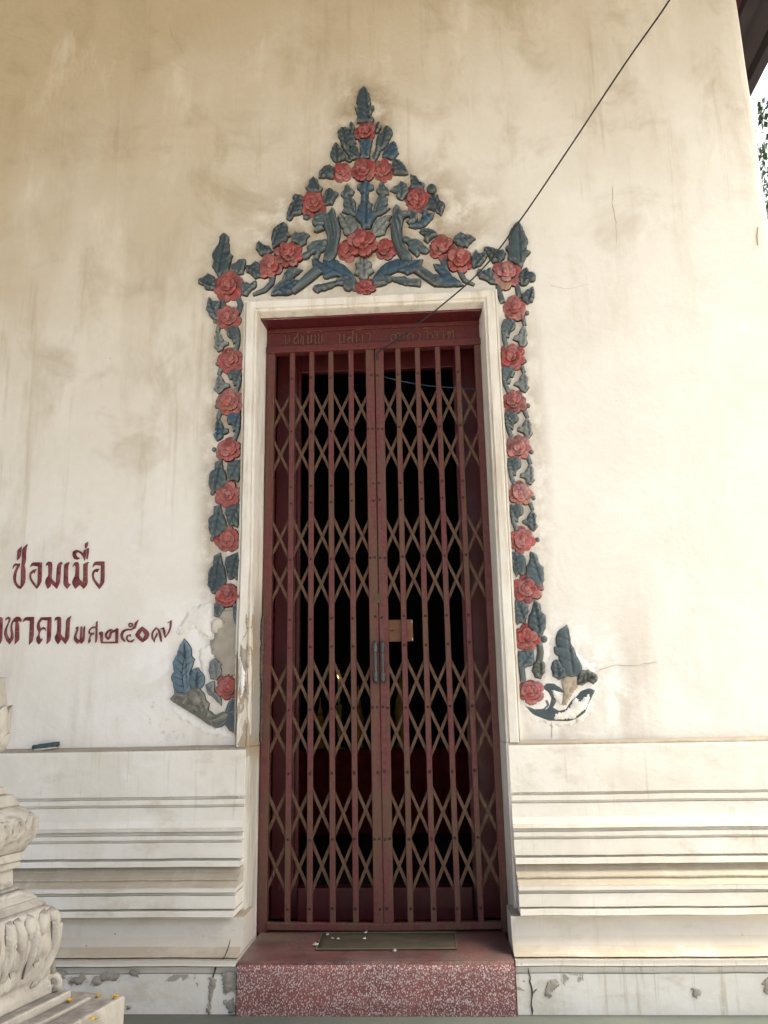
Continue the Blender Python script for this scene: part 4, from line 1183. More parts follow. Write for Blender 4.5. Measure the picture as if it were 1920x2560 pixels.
# ------------------------------------------------------------------ pediment over the door
pd = thing("pediment_ornament", "triangular carved crest of red roses and blue leaves above the door", "ornament", (-.32, 0, 3.68))
for pts, c in (
    ([(788,85),(825,140),(845,200),(850,260),(835,300),(860,300),(890,285),(870,335),(840,385),(830,400),(865,395),(880,420),(870,450),(725,450),(728,400),(735,375),(715,330),(700,305),(735,320),(738,290),(725,240),(728,190),(750,140)], DARK),
    ([(655,450),(680,500),(670,560),(645,520),(648,480)], DARK), ([(940,450),(958,490),(935,550),(915,560),(915,490)], DARK),
    ([(530,545),(560,515),(600,520),(640,555),(690,600),(695,660),(660,700),(640,690),(620,730),(585,725),(565,690),(560,640),(535,600)], DARK),
    ([(600,745),(660,720),(690,680),(720,740),(740,820),(680,830),(640,790)], DARK),
    ([(1025,500),(1060,515),(1080,560),(1060,600),(1035,640),(1025,690),(990,725),(950,735),(920,690),(925,630),(940,590),(990,565),(1000,520)], DARK),
    ([(925,690),(955,740),(930,800),(890,860),(860,850),(890,790),(915,740)], SLATE),
    ([(755,640),(870,640),(850,720),(835,820),(765,820),(760,720)], BLUE),
    ([(500,665),(525,710),(570,760),(600,820),(560,840),(500,860),(460,820),(445,780),(470,720)], DARK),
    ([(1095,655),(1120,690),(1125,740),(1140,770),(1110,800),(1090,830),(1040,820),(985,810),(1000,760),(1040,700)], BLUE),
    ([(435,905),(465,930),(475,990),(465,1030),(400,1018),(330,1020),(340,970),(380,925)], DARK),
    ([(1095,840),(1150,850),(1200,900),(1240,985),(1180,990),(1110,985),(1095,930)], DARK),
    ([(640,805),(665,830),(640,860),(610,840)], DARK)):
    leaf(pd, A2, pts, c)
for pts, c in (
    ([(345,25),(370,45),(385,95),(415,110),(400,140),(350,140),(310,140),(285,105),(310,95),(320,50)], DARK),
    ([(480,115),(510,140),(550,155),(520,190),(500,240),(450,245),(435,190),(450,140)], DARK),
    ([(200,170),(245,180),(260,230),(255,290),(240,320),(210,330),(180,330),(150,375),(130,360),(140,300),(160,250),(190,220),(180,190)], DARK),
    ([(270,335),(300,325),(312,350),(290,368),(270,355)], DARK),
    ([(1155,5),(1195,20),(1220,65),(1255,75),(1245,110),(1195,115),(1150,110),(1165,60)], DARK),
    ([(1070,60),(1110,85),(1130,130),(1110,170),(1080,205),(1045,190),(1040,150),(990,130),(1020,105),(1055,95)], SLATE),
    ([(1310,180),(1370,170),(1380,215),(1430,240),(1415,290),(1400,330),(1360,295),(1320,285),(1280,270),(1300,220)], DARK),
    ([(1255,290),(1290,300),(1285,340),(1340,315),(1325,360),(1290,400),(1250,430),(1190,440),(1140,430),(1160,410),(1230,390),(1255,345)], BLUE),
    ([(770,55),(800,75),(835,95),(840,115),(800,130),(790,160),(800,240),(825,245),(815,300),(860,320),(865,345),(830,390),(810,440),(760,450),(740,400),(700,360),(690,330),(715,310),(725,260),(745,240),(755,160),(735,130),(710,110),(715,95),(755,85)], BLUE),
    ([(625,80),(645,120),(680,140),(665,165),(640,172),(600,185),(580,165),(585,145),(605,140),(610,100)], SLATE),
    ([(635,170),(665,200),(690,230),(685,280),(690,340),(650,330),(590,305),(615,280),(600,240),(605,200)], SLATE),
    ([(910,60),(930,100),(965,130),(960,155),(930,162),(890,155),(868,130),(895,115),(900,80)], SLATE),
    ([(910,160),(950,200),(950,240),(930,275),(975,280),(940,305),(890,335),(860,330),(855,280),(870,220),(890,180)], SLATE),
    ([(570,320),(600,360),(650,345),(690,380),(710,440),(680,480),(640,500),(605,490),(600,450),(570,410),(555,350)], GREY),
    ([(985,345),(960,390),(975,405),(945,440),(930,490),(890,500),(850,510),(830,470),(840,430),(880,380),(940,350)], GREY),
    ([(455,540),(465,580),(440,620),(400,640),(380,690),(350,690),(370,640),(330,650),(290,690),(255,690),(255,660),(300,640),(300,600),(340,560),(400,550)], SLATE),
    ([(1090,520),(1130,520),(1150,545),(1190,540),(1230,560),(1270,600),(1300,625),(1285,650),(1240,640),(1210,620),(1220,660),(1205,670),(1170,640),(1140,610),(1135,570),(1100,550)], SLATE),
    ([(335,705),(380,715),(420,740),(460,715),(500,720),(540,710),(560,740),(600,755),(630,790),(660,820),(690,860),(690,900),(650,880),(600,850),(550,830),(500,840),(440,855),(430,820),(390,800),(350,750)], BLUE),
    ([(1245,705),(1230,750),(1190,790),(1120,820),(1090,800),(1040,790),(980,820),(930,840),(880,900),(835,870),(870,820),(910,770),(960,730),(1000,720),(1040,705),(1060,715),(1150,720),(1190,715)], BLUE),
    ([(755,640),(775,690),(790,730),(820,725),(815,770),(840,800),(800,830),(790,860),(735,860),(725,830),(690,820),(710,790),(700,735),(735,740),(740,690)], GREY),
    ([(690,860),(690,950),(660,940),(640,955),(605,945),(600,910),(540,905),(490,930),(440,950),(400,950),(380,970),(345,940),(370,915),(410,915),(470,900),(530,885),(560,860),(620,850)], SLATE),
    ([(840,880),(880,850),(910,820),(940,840),(990,850),(1060,860),(1100,850),(1130,870),(1170,870),(1230,870),(1225,920),(1170,910),(1110,905),(1060,890),(1000,870),(960,890),(920,910),(880,920),(850,910)], SLATE)):
    leaf(pd, A3, pts, c)
for pts, c, nm in (
    ([(500,275),(520,300),(525,345),(550,400),(565,450),(560,520),(545,580),(540,640),(510,700),(480,730),(430,710),(440,660),(470,590),(465,500),(440,440),(435,400),(430,370),(445,340),(480,320)], SLATE, "scroll"),
    ([(345,375),(370,335),(430,320),(470,330),(480,370),(440,390),(435,420),(400,435),(360,425),(340,400)], SLATE, "scroll"),
    ([(370,440),(420,435),(430,455),(380,475),(355,470)], SLATE, "scroll"),
    ([(1030,255),(1060,280),(1075,320),(1120,310),(1130,340),(1090,365),(1075,420),(1075,500),(1080,560),(1110,620),(1160,690),(1150,720),(1080,710),(1040,640),(1010,570),(995,500),(990,420),(1005,350),(1010,290)], SLATE, "scroll"),
    ([(1120,320),(1160,305),(1200,330),(1205,370),(1180,405),(1140,410),(1120,390),(1145,375),(1150,350),(1130,345)], SLATE, "scroll"),
    ([(370,765),(415,810),(330,880),(250,940),(190,980),(165,970),(200,930),(240,880),(300,820)], SLATE, "stem"),
    ([(1200,770),(1240,765),(1290,800),(1350,840),(1420,880),(1400,910),(1350,920),(1290,880),(1220,830),(1165,795)], SLATE, "stem")):
    cl_ = [np.array(q, float) for q in wall_loop(A3(pts))]; hn = len(cl_)//2
    mids_ = [[(cl_[i]*k + cl_[-1-i]*(1-k)) for i in range(1, hn-1)] for k in (.5, .27, .73)]
    leaf(pd, A3, pts, c, .046, nm, ridge=True, dome=.9, veins=mids_ if hn > 4 else None, groove=.7)
leaf(pd, A3, disc((1325, 118), 40), DARK, .03, "bud", ridge=True, dome=1.0)
for pts, c in (
    ([(1050,595),(1110,600),(1090,640),(1060,700),(1010,735),(830,740),(860,700),(940,650)], BLUE),
    ([(1040,470),(1135,490),(1100,520),(1050,560),(1000,610),(940,650),(900,690),(830,720),(860,670),(940,600),(970,530),(1000,490)], SLATE),
    ([(950,0),(980,20),(985,90),(1015,130),(990,150),(975,190),(920,220),(850,250),(835,160),(850,80),(900,30)], DARK),
    ([(1075,100),(1110,120),(1160,105),(1215,130),(1180,160),(1180,210),(1130,240),(1090,200),(1040,190),(1045,140)], SLATE),
    ([(700,200),(740,240),(800,250),(830,290),(790,320),(720,330),(700,290),(675,265),(685,220)], DARK),
    ([(660,405),(700,440),(700,500),(735,530),(720,550),(660,565),(630,530),(580,500),(565,445),(620,450)], DARK)):
    leaf(pd, A4, pts, c)
stem(pd, A4, [(840,550),(825,620),(760,690),(640,738)], [46,44,40,22], SLATE)
for pts, c in (
    ([(290,545),(340,555),(380,580),(430,600),(480,680),(570,740),(600,765),(440,770),(320,770),(230,700),(260,660),(330,660),(380,680),(360,640),(310,590)], BLUE),
    ([(130,185),(160,160),(230,160),(300,190),(310,220),(260,250),(215,300),(185,270),(190,220)], DARK),
    ([(575,195),(610,225),(680,230),(725,260),(680,290),(640,340),(590,340),(540,320),(505,280),(520,240)], SLATE),
    ([(740,395),(775,440),(845,410),(850,450),(830,490),(790,540),(720,565),(695,540),(700,470)], DARK)):
    leaf(pd, A5, pts, c)
stem(pd, A5, [(385,470),(395,520),(410,590)], [60,60,50], SLATE)
stem(pd, A5, [(570,600),(585,650),(620,710),(720,755)], [44,42,38,16], SLATE)
for fn, c, r, col, kw in (
    (A2, (805,540), 110, RED, {}), (A2, (565,955), 108, RED, {}), (A2, (995,940), 114, RED, {}), (A2, (780,945), 122, DEEP, dict(lift=.012)),
    (A3, (345,230), 110, RED, {}), (A3, (1200,195), 112, RED, {}),
    (A3, (625,610), 92, RED, {}), (A3, (945,605), 92, RED, {}), (A3, (755,560), 114, RED, dict(lift=.014)),
    (A4, (808,440), 120, ROSE, {}), (A4, (995,320), 142, RED, dict(lift=.006)),
    (A5, (370,340), 150, RED, {}), (A5, (570,480), 138, RED, dict(lift=.006)),
    (A3, (770,915), 100, RED, dict(ry=64))):
    flower(pd, fn, c, r, col, **kw)

# ------------------------------------------------------------------ strips beside the door
gl_ = thing("floral_garland", "left floral strip beside the door, broken off near its lower end", "ornament", (-1.13, 0, 1.2), "carved flower strips beside the door")
gr_ = thing("floral_garland", "right floral strip beside the door, with roses down to the bottom scroll", "ornament", (.52, 0, 1.2), "carved flower strips beside the door")
for pts, c in (
    ([(335,110),(375,140),(380,220),(385,300),(370,340),(395,310),(420,340),(400,400),(385,440),(380,510),(320,530),(290,560),(260,510),(225,450),(240,400),(220,330),(250,280),(295,210),(300,150)], DARK),
    ([(550,380),(545,440),(530,520),(490,530),(430,500),(410,430),(450,430),(490,390)], SLATE),
    ([(170,530),(225,560),(250,620),(240,680),(190,690),(145,680),(135,640),(75,620),(80,590),(145,570)], DARK),
    ([(665,600),(660,660),(600,700),(570,750),(530,740),(520,650),(570,620),(610,640)], SLATE),
    ([(185,775),(215,820),(290,820),(290,870),(270,940),(280,1000),(240,1000),(200,960),(165,890),(170,830)], SLATE)):
    leaf(gl_, A4, pts, c)
stem(gl_, A4, [(320,790),(325,840),(330,890)], 40, DARK)
stem(gl_, A4, [(480,770),(505,840),(480,930)], 44, SLATE)
for pts, c in (
    ([(1200,75),(1240,140),(1270,220),(1300,280),(1280,350),(1260,385),(1330,405),(1280,450),(1250,510),(1230,570),(1170,520),(1100,490),(1105,410),(1070,350),(1120,330),(1110,250),(1120,180),(1160,120)], SLATE),
    ([(835,355),(900,360),(950,380),(1000,400),(1030,385),(1055,420),(1040,470),(1000,510),(930,510),(900,470),(870,420)], DARK),
    ([(770,590),(810,620),(860,610),(900,580),(915,650),(935,720),(960,750),(900,740),(850,700),(790,680),(765,640)], SLATE),
    ([(1290,580),(1310,625),(1370,640),(1385,680),(1370,720),(1320,715),(1290,755),(1240,765),(1210,700),(1220,640)], DARK),
    ([(1360,790),(1370,870),(1350,940),(1300,960),(1255,930),(1240,870),(1300,830)], DARK)):
    leaf(gr_, A5, pts, c)
stem(gr_, A5, [(985,765),(1000,850),(1035,950)], 46, SLATE)
stem(gr_, A5, [(1190,765),(1215,890)], 42, SLATE)

def to_px(fn, c): return fn([c])[0]
left = [to_px(A4, (385,650)), to_px(A4, (375,970))] + [to_px(L6, q) for q in ((540,335),(530,910),(515,1570))] + [to_px(L7, q) for q in ((548,108),(548,480),(545,935))]
lrad = [37.5, 30, 32.5, 32.5, 31, 32.5, 32, 32.5]
right = [to_px(A5, (1075,630)), to_px(A5, (1160,1010))] + [to_px(R9, q) for q in ((320,290),(365,900),(415,1540))] + [to_px(R8, q) for q in ((325,110),(345,485),(380,885),(385,1275),(415,1720))]
rrad = [38.5, 31, 32, 32.5, 33.5, 31.5, 32.5, 36.5, 34, 31]
UA = [("leaf", [(-130,160),(0,160),(25,230),(0,280),(-45,290),(-55,370),(-95,360),(-120,310),(-145,290),(-140,230)], SLATE),
      ("stem", ([(-125,300),(-110,390),(-68,500)], 40), SLATE),
      ("stem", ([(130,130),(160,215)], [46, 32]), SLATE),
      ("leaf", [(150,225),(187,300),(180,400),(205,430),(160,490),(110,470),(95,420),(60,410),(20,390),(30,360),(80,360),(110,300)], GREY),
      ("knob", ((182,60), 27), DARK)]
UB = [("leaf", [(-90*1.7,95*1.7),(0,125*1.7),(5*1.7,165*1.7),(-20*1.7,255*1.7),(-60*1.7,245*1.7),(-80*1.7,265*1.7),(-90*1.7,205*1.7),(-105*1.7,155*1.7)], SLATE),
      ("leaf", [(60*1.7,95*1.7),(100*1.7,115*1.7),(105*1.7,175*1.7),(140*1.7,205*1.7),(140*1.7,295*1.7),(110*1.7,350*1.7),(50*1.7,325*1.7),(10*1.7,275*1.7),(20*1.7,205*1.7),(50*1.7,155*1.7)], SLATE),
      ("knob", ((122*1.7, 0), 27), DARK)]
def unit(parent, a, b, U, mirror, tint=None):
    """leaf group hanging between flower a and flower b (photo pixels); drawn for a 610-unit gap"""
    sy = (b[1]-a[1])/610.0; sx = .181
    def conv(pts):
        out = []
        for x, y in pts:
            t = y/610.0
            out.append((a[0]+(b[0]-a[0])*t + (-x if mirror else x)*sx, a[1]+y*sy))
        return out
    ident = lambda p: p
    for kind, d, col in U:
        if tint and col in (GREY, SLATE): col = tint
        jt = lambda pts: [(x+random.uniform(-6, 6), y+random.uniform(-6, 6)) for x, y in pts]
        if kind == "leaf": leaf(parent, ident, conv(jt(d)), col, .030)
        elif kind == "stem": leaf(parent, ident, conv(stroke(*d)), col, .024, "stem", ridge=True, dome=1.0)
        else: leaf(parent, ident, conv(disc(*d)), col, .016, "bud", ridge=True, dome=1.0)
for i in range(1, 7):
    unit(gl_, left[i], left[i+1], UA if i < 4 else UB, True, {1: None, 2: None, 3: BLUE, 4: SLATE, 5: None, 6: DARK}.get(i))
for i in range(1, 8):
    unit(gr_, right[i], right[i+1], UA if i < 6 else UB, False, {5: SLATE, 6: SLATE}.get(i))
for i, (c, r) in enumerate(zip(left, lrad)):
    flower(gl_, lambda p: p, c, r, (RED, ROSE, ROSE, ROSE, ROSE, ROSE, ROSE, RED)[i], ry=r*(1.04 if i < 2 else 1))
for i, (c, r) in enumerate(zip(right, rrad)):
    flower(gr_, lambda p: p, c, r, (PINK, ROSE, RED, ROSE, PINK, PINK, ROSE, ROSE, RED, ROSE)[i])
# lower right end
for pts, c in (
    ([(320,1400),(430,1380),(430,1500),(380,1510),(355,1530),(320,1520),(310,1450)], SLATE),
    ([(480,1470),(520,1490),(515,1560),(490,1610),(450,1600),(430,1550),(445,1500)], GREEN),
    ([(705,1185),(720,1260),(730,1340),(755,1370),(775,1430),(810,1480),(825,1540),(800,1580),(760,1600),(690,1590),(660,1500),(645,1430),(610,1400),(610,1365),(640,1360),(620,1300),(640,1240)], SLATE),
    ([(620,1470),(640,1480),(650,1500),(690,1540),(690,1590),(640,1620),(600,1590),(585,1530),(595,1490)], SLATE),
    ([(810,1560),(880,1555),(940,1585),(950,1630),(920,1650),(880,1630),(830,1660),(790,1660)], GREEN)):
    leaf(gr_, R8, pts, c, .03)
stem(gr_, R8, [(335,1515),(345,1580),(352,1645)], 36, SLATE)
stem(gr_, R8, [(482,1330),(492,1400),(480,1480)], [36, 40, 44], GREEN)
leaf(gr_, R8, disc((520, 1295), 27), DARK, .016, "bud", ridge=True, dome=1)
o = plate("broken_core", [wall_loop(R8(rough_loop([(690,1590),(790,1590),(790,1680),(740,1750),(700,1830),(660,1830),(680,1740),(660,1640)], 8, 51)))], M['tanwood'], gr_, .02, rim=.012, smooth_it=0); o["label"] = "exposed tan core where the scroll has broken away"
o = leaf(gr_, R8, [(375,1840),(430,1900),(500,1930),(560,1952),(720,1957),(790,1932),(850,1887),(880,1812),(915,1742),(932,1712),(885,1698),(820,1718),(790,1758),(740,1800),(700,1868),(640,1880),(590,1850),(620,1800),(600,1750),(575,1705),(640,1718),(692,1735),(650,1690),(600,1660),(540,1658),(515,1690),(555,1720),(585,1770),(570,1840),(530,1870),(560,1830),(548,1790),(530,1790),(545,1830),(515,1865),(440,1868)], SLATE, .007, "scroll", ridge=True)
for sd, q in ((61, [(610,1905),(690,1885),(735,1835),(770,1765),(795,1775),(800,1810),(885,1735),(890,1775),(860,1860),(800,1905),(760,1942),(605,1945)]), (62, [(585,1712),(630,1725),(675,1765),(668,1835),(635,1812),(602,1775)])):
    wplate("flaked_face", rough_loop(q, 16, sd, 10), M['newwhite'], gr_, .010, R8, smooth_it=0)
# lower left end
for pts, c in (
    ([(200,1300),(240,1350),(255,1400),(250,1430),(275,1460),(255,1530),(240,1570),(240,1620),(245,1720),(210,1730),(170,1720),(125,1730),(115,1650),(100,1600),(125,1560),(115,1490),(150,1420),(170,1350)], PALE),
    ([(250,1600),(280,1540),(310,1535),(360,1600),(355,1660),(320,1700),(260,1690),(240,1650)], PALE),
    ([(415,1950),(480,1935),(550,1930),(540,1970),(500,2000),(450,2005),(425,1985)], SLATE),
    ([(560,1910),(620,1890),(625,2060),(570,2030),(540,1990)], SLATE),
    ([(580,1790),(625,1800),(625,1880),(560,1905),(540,1880),(560,1830)], SLATE),
    ([(420,1480),(450,1460),(490,1500),(500,1570),(460,1620),(420,1610),(405,1550)], GREY),
    ([(380,1670),(440,1640),(440,1720),(490,1760),(500,1830),(440,1760),(400,1740)], GREY),
    ([(450,1010),(520,1020),(520,1050),(480,1110),(450,1100)], SLATE), ([(600,1010),(640,1000),(640,1200),(610,1150)], SLATE)):
    leaf(gl_, L7, pts, c, .022)
o = leaf(gl_, L7, [(90,1780),(140,1730),(210,1740),(250,1700),(320,1700),(360,1740),(370,1790),(400,1820),(390,1870),(450,1920),(520,1890),(560,1910),(530,1950),(430,1990),(390,1980),(340,1940),(260,1890),(180,1840),(110,1800)], (.20, .195, .155, 1), .026, "scroll"); o["label"] = "grey green broken scroll with its paint worn away"
leaf(gl_, L7, disc((300, 1790), 46), (.26, .25, .21, 1), .04, "bud", ridge=True, dome=1.0)
flower(gl_, L7, (548, 1680), 88, RED, ry=105, depth=.8, npet=6)

# incised veins on the broad pale leaf
for pts in ([(200,1335),(206,1420),(190,1500),(180,1570),(188,1650),(200,1712)], [(206,1410),(228,1375)], [(200,1450),(240,1440)], [(186,1540),(250,1480)], [(182,1600),(235,1545)], [(198,1440),(165,1395)], [(188,1510),(140,1450)], [(181,1575),(128,1520)], [(184,1625),(118,1600)], [(192,1680),(135,1665)],
            [(300,1690),(295,1620),(305,1560)], [(296,1640),(330,1590)], [(298,1640),(265,1610)]):
    a = MB(); q = [P(x, y, -.02) for x, y in L7(pts)]
    a.tube([(p[0], -.0245, p[2]) for p in q], [.0022]*(len(q)-1)+[.0008], 5); a.build("vein", M['joint'], gl_)

for pts, h in (([(120,1772),(180,1748),(235,1775),(205,1822),(150,1802)], .034), ([(325,1755),(368,1800),(392,1872),(352,1885),(318,1825)], .036), ([(225,1828),(290,1846),(352,1922),(300,1902)], .033),
               ([(400,1880),(450,1925),(520,1905),(500,1945),(430,1980),(385,1950)], .034), ([(255,1712),(320,1706),(350,1742),(300,1740)], .034)):
    leaf(gl_, L7, pts, (.17, .165, .13, 1), h)

# ================================================================== STONE PEDESTAL AT THE LOWER LEFT
pn, pb = np.array([.968, -.25]), np.array([.25, .968])
pc = PZ(312, 2488, .30)[:2] - .42*(pn+pb)
pdg = pn+pb
def sil(px, py):
    """half width and height of a square course whose rear right corner shows at this place"""
    r = ROT @ np.array([px-CX, -(py-CY), -F_PX])
    q = np.array([-pdg[1], pdg[0]])
    t = -np.dot(CAMP[:2]-pc, q)/np.dot(r[:2], q)
    p = CAMP + r*t
    return float(np.dot(p[:2]-pc, pdg)/2), float(p[2])
ped = thing("stone_pedestal", "carved grey stone pedestal with lotus top at the lower left edge", "pedestal", (pc[0], pc[1], 0))
def square(name, prof, sub=1, carve=None, mat=None, parent=None, smooth=False):
    v, f = [], []
    m = 4*sub
    for s, z in prof:
        for k in range(4):
            d0 = [(1, -1), (1, 1), (-1, 1), (-1, -1)][k]; d1 = [(1, 1), (-1, 1), (-1, -1), (1, -1)][k]
            for j in range(sub):
                u = j/sub
                a = np.array(d0)*(1-u)+np.array(d1)*u
                nrm = np.array([(1, 0), (0, 1), (-1, 0), (0, -1)][k])
                d = carve(2*u-1, z, k) if carve else 0
                a = a*s + nrm*d
                w = pc + pn*a[0] + pb*a[1]
                v.append((w[0], w[1], z))
    for i in range(len(prof)-1):
        for k in range(m): f.append((i*m+k, i*m+(k+1) % m, (i+1)*m+(k+1) % m, (i+1)*m+k))
    f += [tuple(range(m-1, -1, -1)), tuple(range((len(prof)-1)*m, len(prof)*m))]
    return mesh_obj(name, v, f, mat or M['stone'], parent or ped, smooth)
s3, z3 = sil(312, 2488); s2, z2 = sil(228, 2490); s1, z1 = sil(178, 2474)
def rnd(s, za, zb, b=.008): return [(s-b*.3, za), (s, za+b), (s, zb-b), (s-b*.4, zb-b*.3), (s-b, zb)]
square("base_step", rnd(s3, 0, z3), 8)
square("base_step", rnd(s2, z3+.001, z2), 8)
square("base_step", rnd(s1, z2+.001, z1), 8)
def prof_px(pts): return [sil(*p) for p in pts][::-1]
low = prof_px([(116, 2261), (128, 2265), (137, 2274), (143, 2290), (146, 2310), (145, 2330), (142, 2360), (137, 2385), (132, 2405), (129, 2425), (128, 2440), (132, 2452), (137, 2462), (136, 2474)])
lo_z0, lo_z1 = z1+.001, low[-1][1]
low = [(low[0][0], lo_z0)] + low[1:]
def dens(prof, n):
    z = np.array([p[1] for p in prof]); s = np.array([p[0] for p in prof]); zz = np.linspace(z[0], z[-1], n)
    return list(zip(np.interp(zz, z, s), zz))
def carve_rows(z0, z1, cells, rows, dep, seed, clear=.0):
    def fn(u, z, k):
        t = (z-z0)/(z1-z0)
        if t < clear: return 0
        best = 0
        for r in range(rows):
            for off in (0, .5):
                a = ((u*.5+.5)*cells + off + r*.27) % 1.0 - .5
                tt = (t - clear)/(1-clear)*rows - r + off*.5
                if -.25 < tt < 1.05:
                    w = .46*(1-((tt-.45)/.85)**2)
                    if w > 0 and abs(a) < w:
                        hgt = (1-(abs(a)/w)**4)*(.75+.25*math.cos(tt*5)) - .5*math.exp(-(a/.045)**2) - .3*math.exp(-((abs(a)-w*.5)/.045)**2)
                        best = max(best, hgt)
        sw = noise.noise(Vector((u*6+seed, t*5, k*3.1)))
        wv = math.sin(9*u + 6*t + 4*sw)
        edge = max(0, 1-abs(abs(u)-1)*9)
        return dep*(best*.85 + .35*wv*abs(sw) - .3)*(1-edge)*min(1, t*6+.2)*min(1, (1-t)*7)
    return fn
square("carved_base_block", dens(low, 40), 40, carve_rows(lo_z0, lo_z1, 3, 2, .020, 1.0, .22), smooth=True)
def course(name, a, b):
    (sa, za), (sb, zb) = sil(*a), sil(*b)
    square(name, [(sb, zb), (sb+.002, zb+.004), (sa+.002, za-.004), (sa-.003, za)], 6)
course("moulding", (96, 2246), (114, 2260)); course("moulding", (74, 2229), (92, 2246)); course("moulding", (66, 2222), (75, 2238)); course("moulding", (44, 2216), (46, 2223))
course("neck_block", (30, 2168), (30, 2218)); course("moulding", (49, 2149), (48, 2168)); course("moulding", (58, 2126), (58, 2149))
up = prof_px([(52, 2014), (72, 2024), (88, 2036), (98, 2045), (95, 2058), (88, 2076), (80, 2095), (70, 2113), (61, 2126)])
square("carved_capital_block", dens(up, 30), 40, carve_rows(up[0][1], up[-1][1], 3, 1, .016, 4.0, .05), smooth=True)
course("moulding", (33, 1986), (46, 2014)); course("moulding", (12, 1966), (15, 1986))
# carved foliage standing proud of the two bulging blocks: one face, copied round
def face_leaf(prof, loop, h, name, faces=(0, 3)):
    zz = np.array([p[1] for p in prof]); ss = np.array([p[0] for p in prof])
    o = plate(name, [loop], M['stone'], ped, h, rim=h*.45, ds=.008, grid=.009, joint=M['stonejoint'], flare=.003, back=.02, ridge=True, dome=.9, smooth_it=1)
    off = wloc(ped)
    for v in o.data.vertices:
        x, y, z = v.co[0]+off[0], v.co[1]+off[1], v.co[2]+off[2]
        n_, u_ = float(np.interp(z, zz, ss)) - y - .012, x
        v.co = (pn[0]*n_ + pb[0]*u_, pn[1]*n_ + pb[1]*u_, z-off[2])
    o.data.update()
    for k in faces[1:]:
        c = o.copy(); COL.objects.link(c); c.parent = ped; c.rotation_euler = (0, 0, k*math.pi/2)
rs = random.Random(5)
W = max(p[0] for p in low); H0, H1 = lo_z0, lo_z1; HH = H1-H0
for i in range(9):
    u0 = -W*.90 + 1.80*W*i/8
    L = HH*(.42 + .22*math.cos((i-4)*.75) + rs.uniform(-.05, .05))
    sg = 1 if i % 2 else -1
    pts = [(u0 + sg*.010*math.sin(t*5+i), H1-.012 - L*t) for t in np.linspace(0, 1, 7)]
    face_leaf(low, stroke(pts, [.030, .046, .052, .048, .036, .024, .004]), .030, "carved_leaf")
for i in range(8):
    u0 = -W*.80 + 1.60*W*i/7; sg = 1 if i % 2 else -1
    pts = [(u0 + sg*(.012+.012*math.sin(t*4)), H1-HH*.16 - HH*(.52+.1*sg*.3)*t) for t in np.linspace(0, 1, 6)]
    face_leaf(low, stroke(pts, [.006, .022, .026, .022, .014, .003]), .040, "carved_tendril")
for sg in (-1, 1):
    pts = [(sg*(W*.97), H1-HH*.2), (sg*(W*.93), H1-HH*.45), (sg*(W*.84), H1-HH*.62), (sg*(W*.70), H1-HH*.76), (sg*(W*.52), H1-HH*.84)]
    face_leaf(low, stroke(pts, [.03, .036, .034, .026, .006]), .036, "carved_tendril")
U0, U1 = up[0][1], up[-1][1]; UW = sorted(p[0] for p in up)[-1]; UH = U1-U0
for i in range(5):
    cx_ = -UW*.78 + 1.56*UW*i/4
    pts = [(cx_ + .040*(1-t*.75)*math.cos(t*7.5+i), U0+UH*.55 + UH*.32*(1-t*.7)*math.sin(t*7.5+i)) for t in np.linspace(0, 1, 14)]
    face_leaf(up, stroke(pts, [.006] + [.018]*12 + [.012]), .024, "carved_scroll")
for i in range(6):
    cx_ = -UW*.88 + 1.76*UW*i/5
    pts = [(cx_ + .006*math.sin(t*5), U0+UH*(.10+.75*t)) for t in np.linspace(0, 1, 6)]
    face_leaf(up, stroke(pts, [.004, .020, .026, .024, .016, .003]), .026, "carved_leaf")
# scroll feet at the corners of the carved block
for a, b in ((1, 1), (1, -1), (-1, 1), (-1, -1)):
    d = pn*a + pb*b; d = d/np.linalg.norm(d)
    c = pc + (pn*a+pb*b)*low[1][0]*.96
    pts = []
    for i in range(22):
        t = i/21; ang = -1.2 + t*7.0; r = .030*(1-.75*t)
        base = np.array([c[0], c[1], z1+.034])
        p = base + np.array([d[0], d[1], 0])*(r*math.cos(ang)) + np.array([0, 0, 1])*r*math.sin(ang)
        pts.append(tuple(p))
    top = np.array([c[0], c[1], z1+.034]) + np.array([-d[0]*.004, -d[1]*.004, .10])
    pts = [tuple(top)] + pts
    q = MB(); q.tube(pts, [.010] + [.013]*(len(pts)-1), 8); q.build("corner_scroll", M['stone'], ped, True)
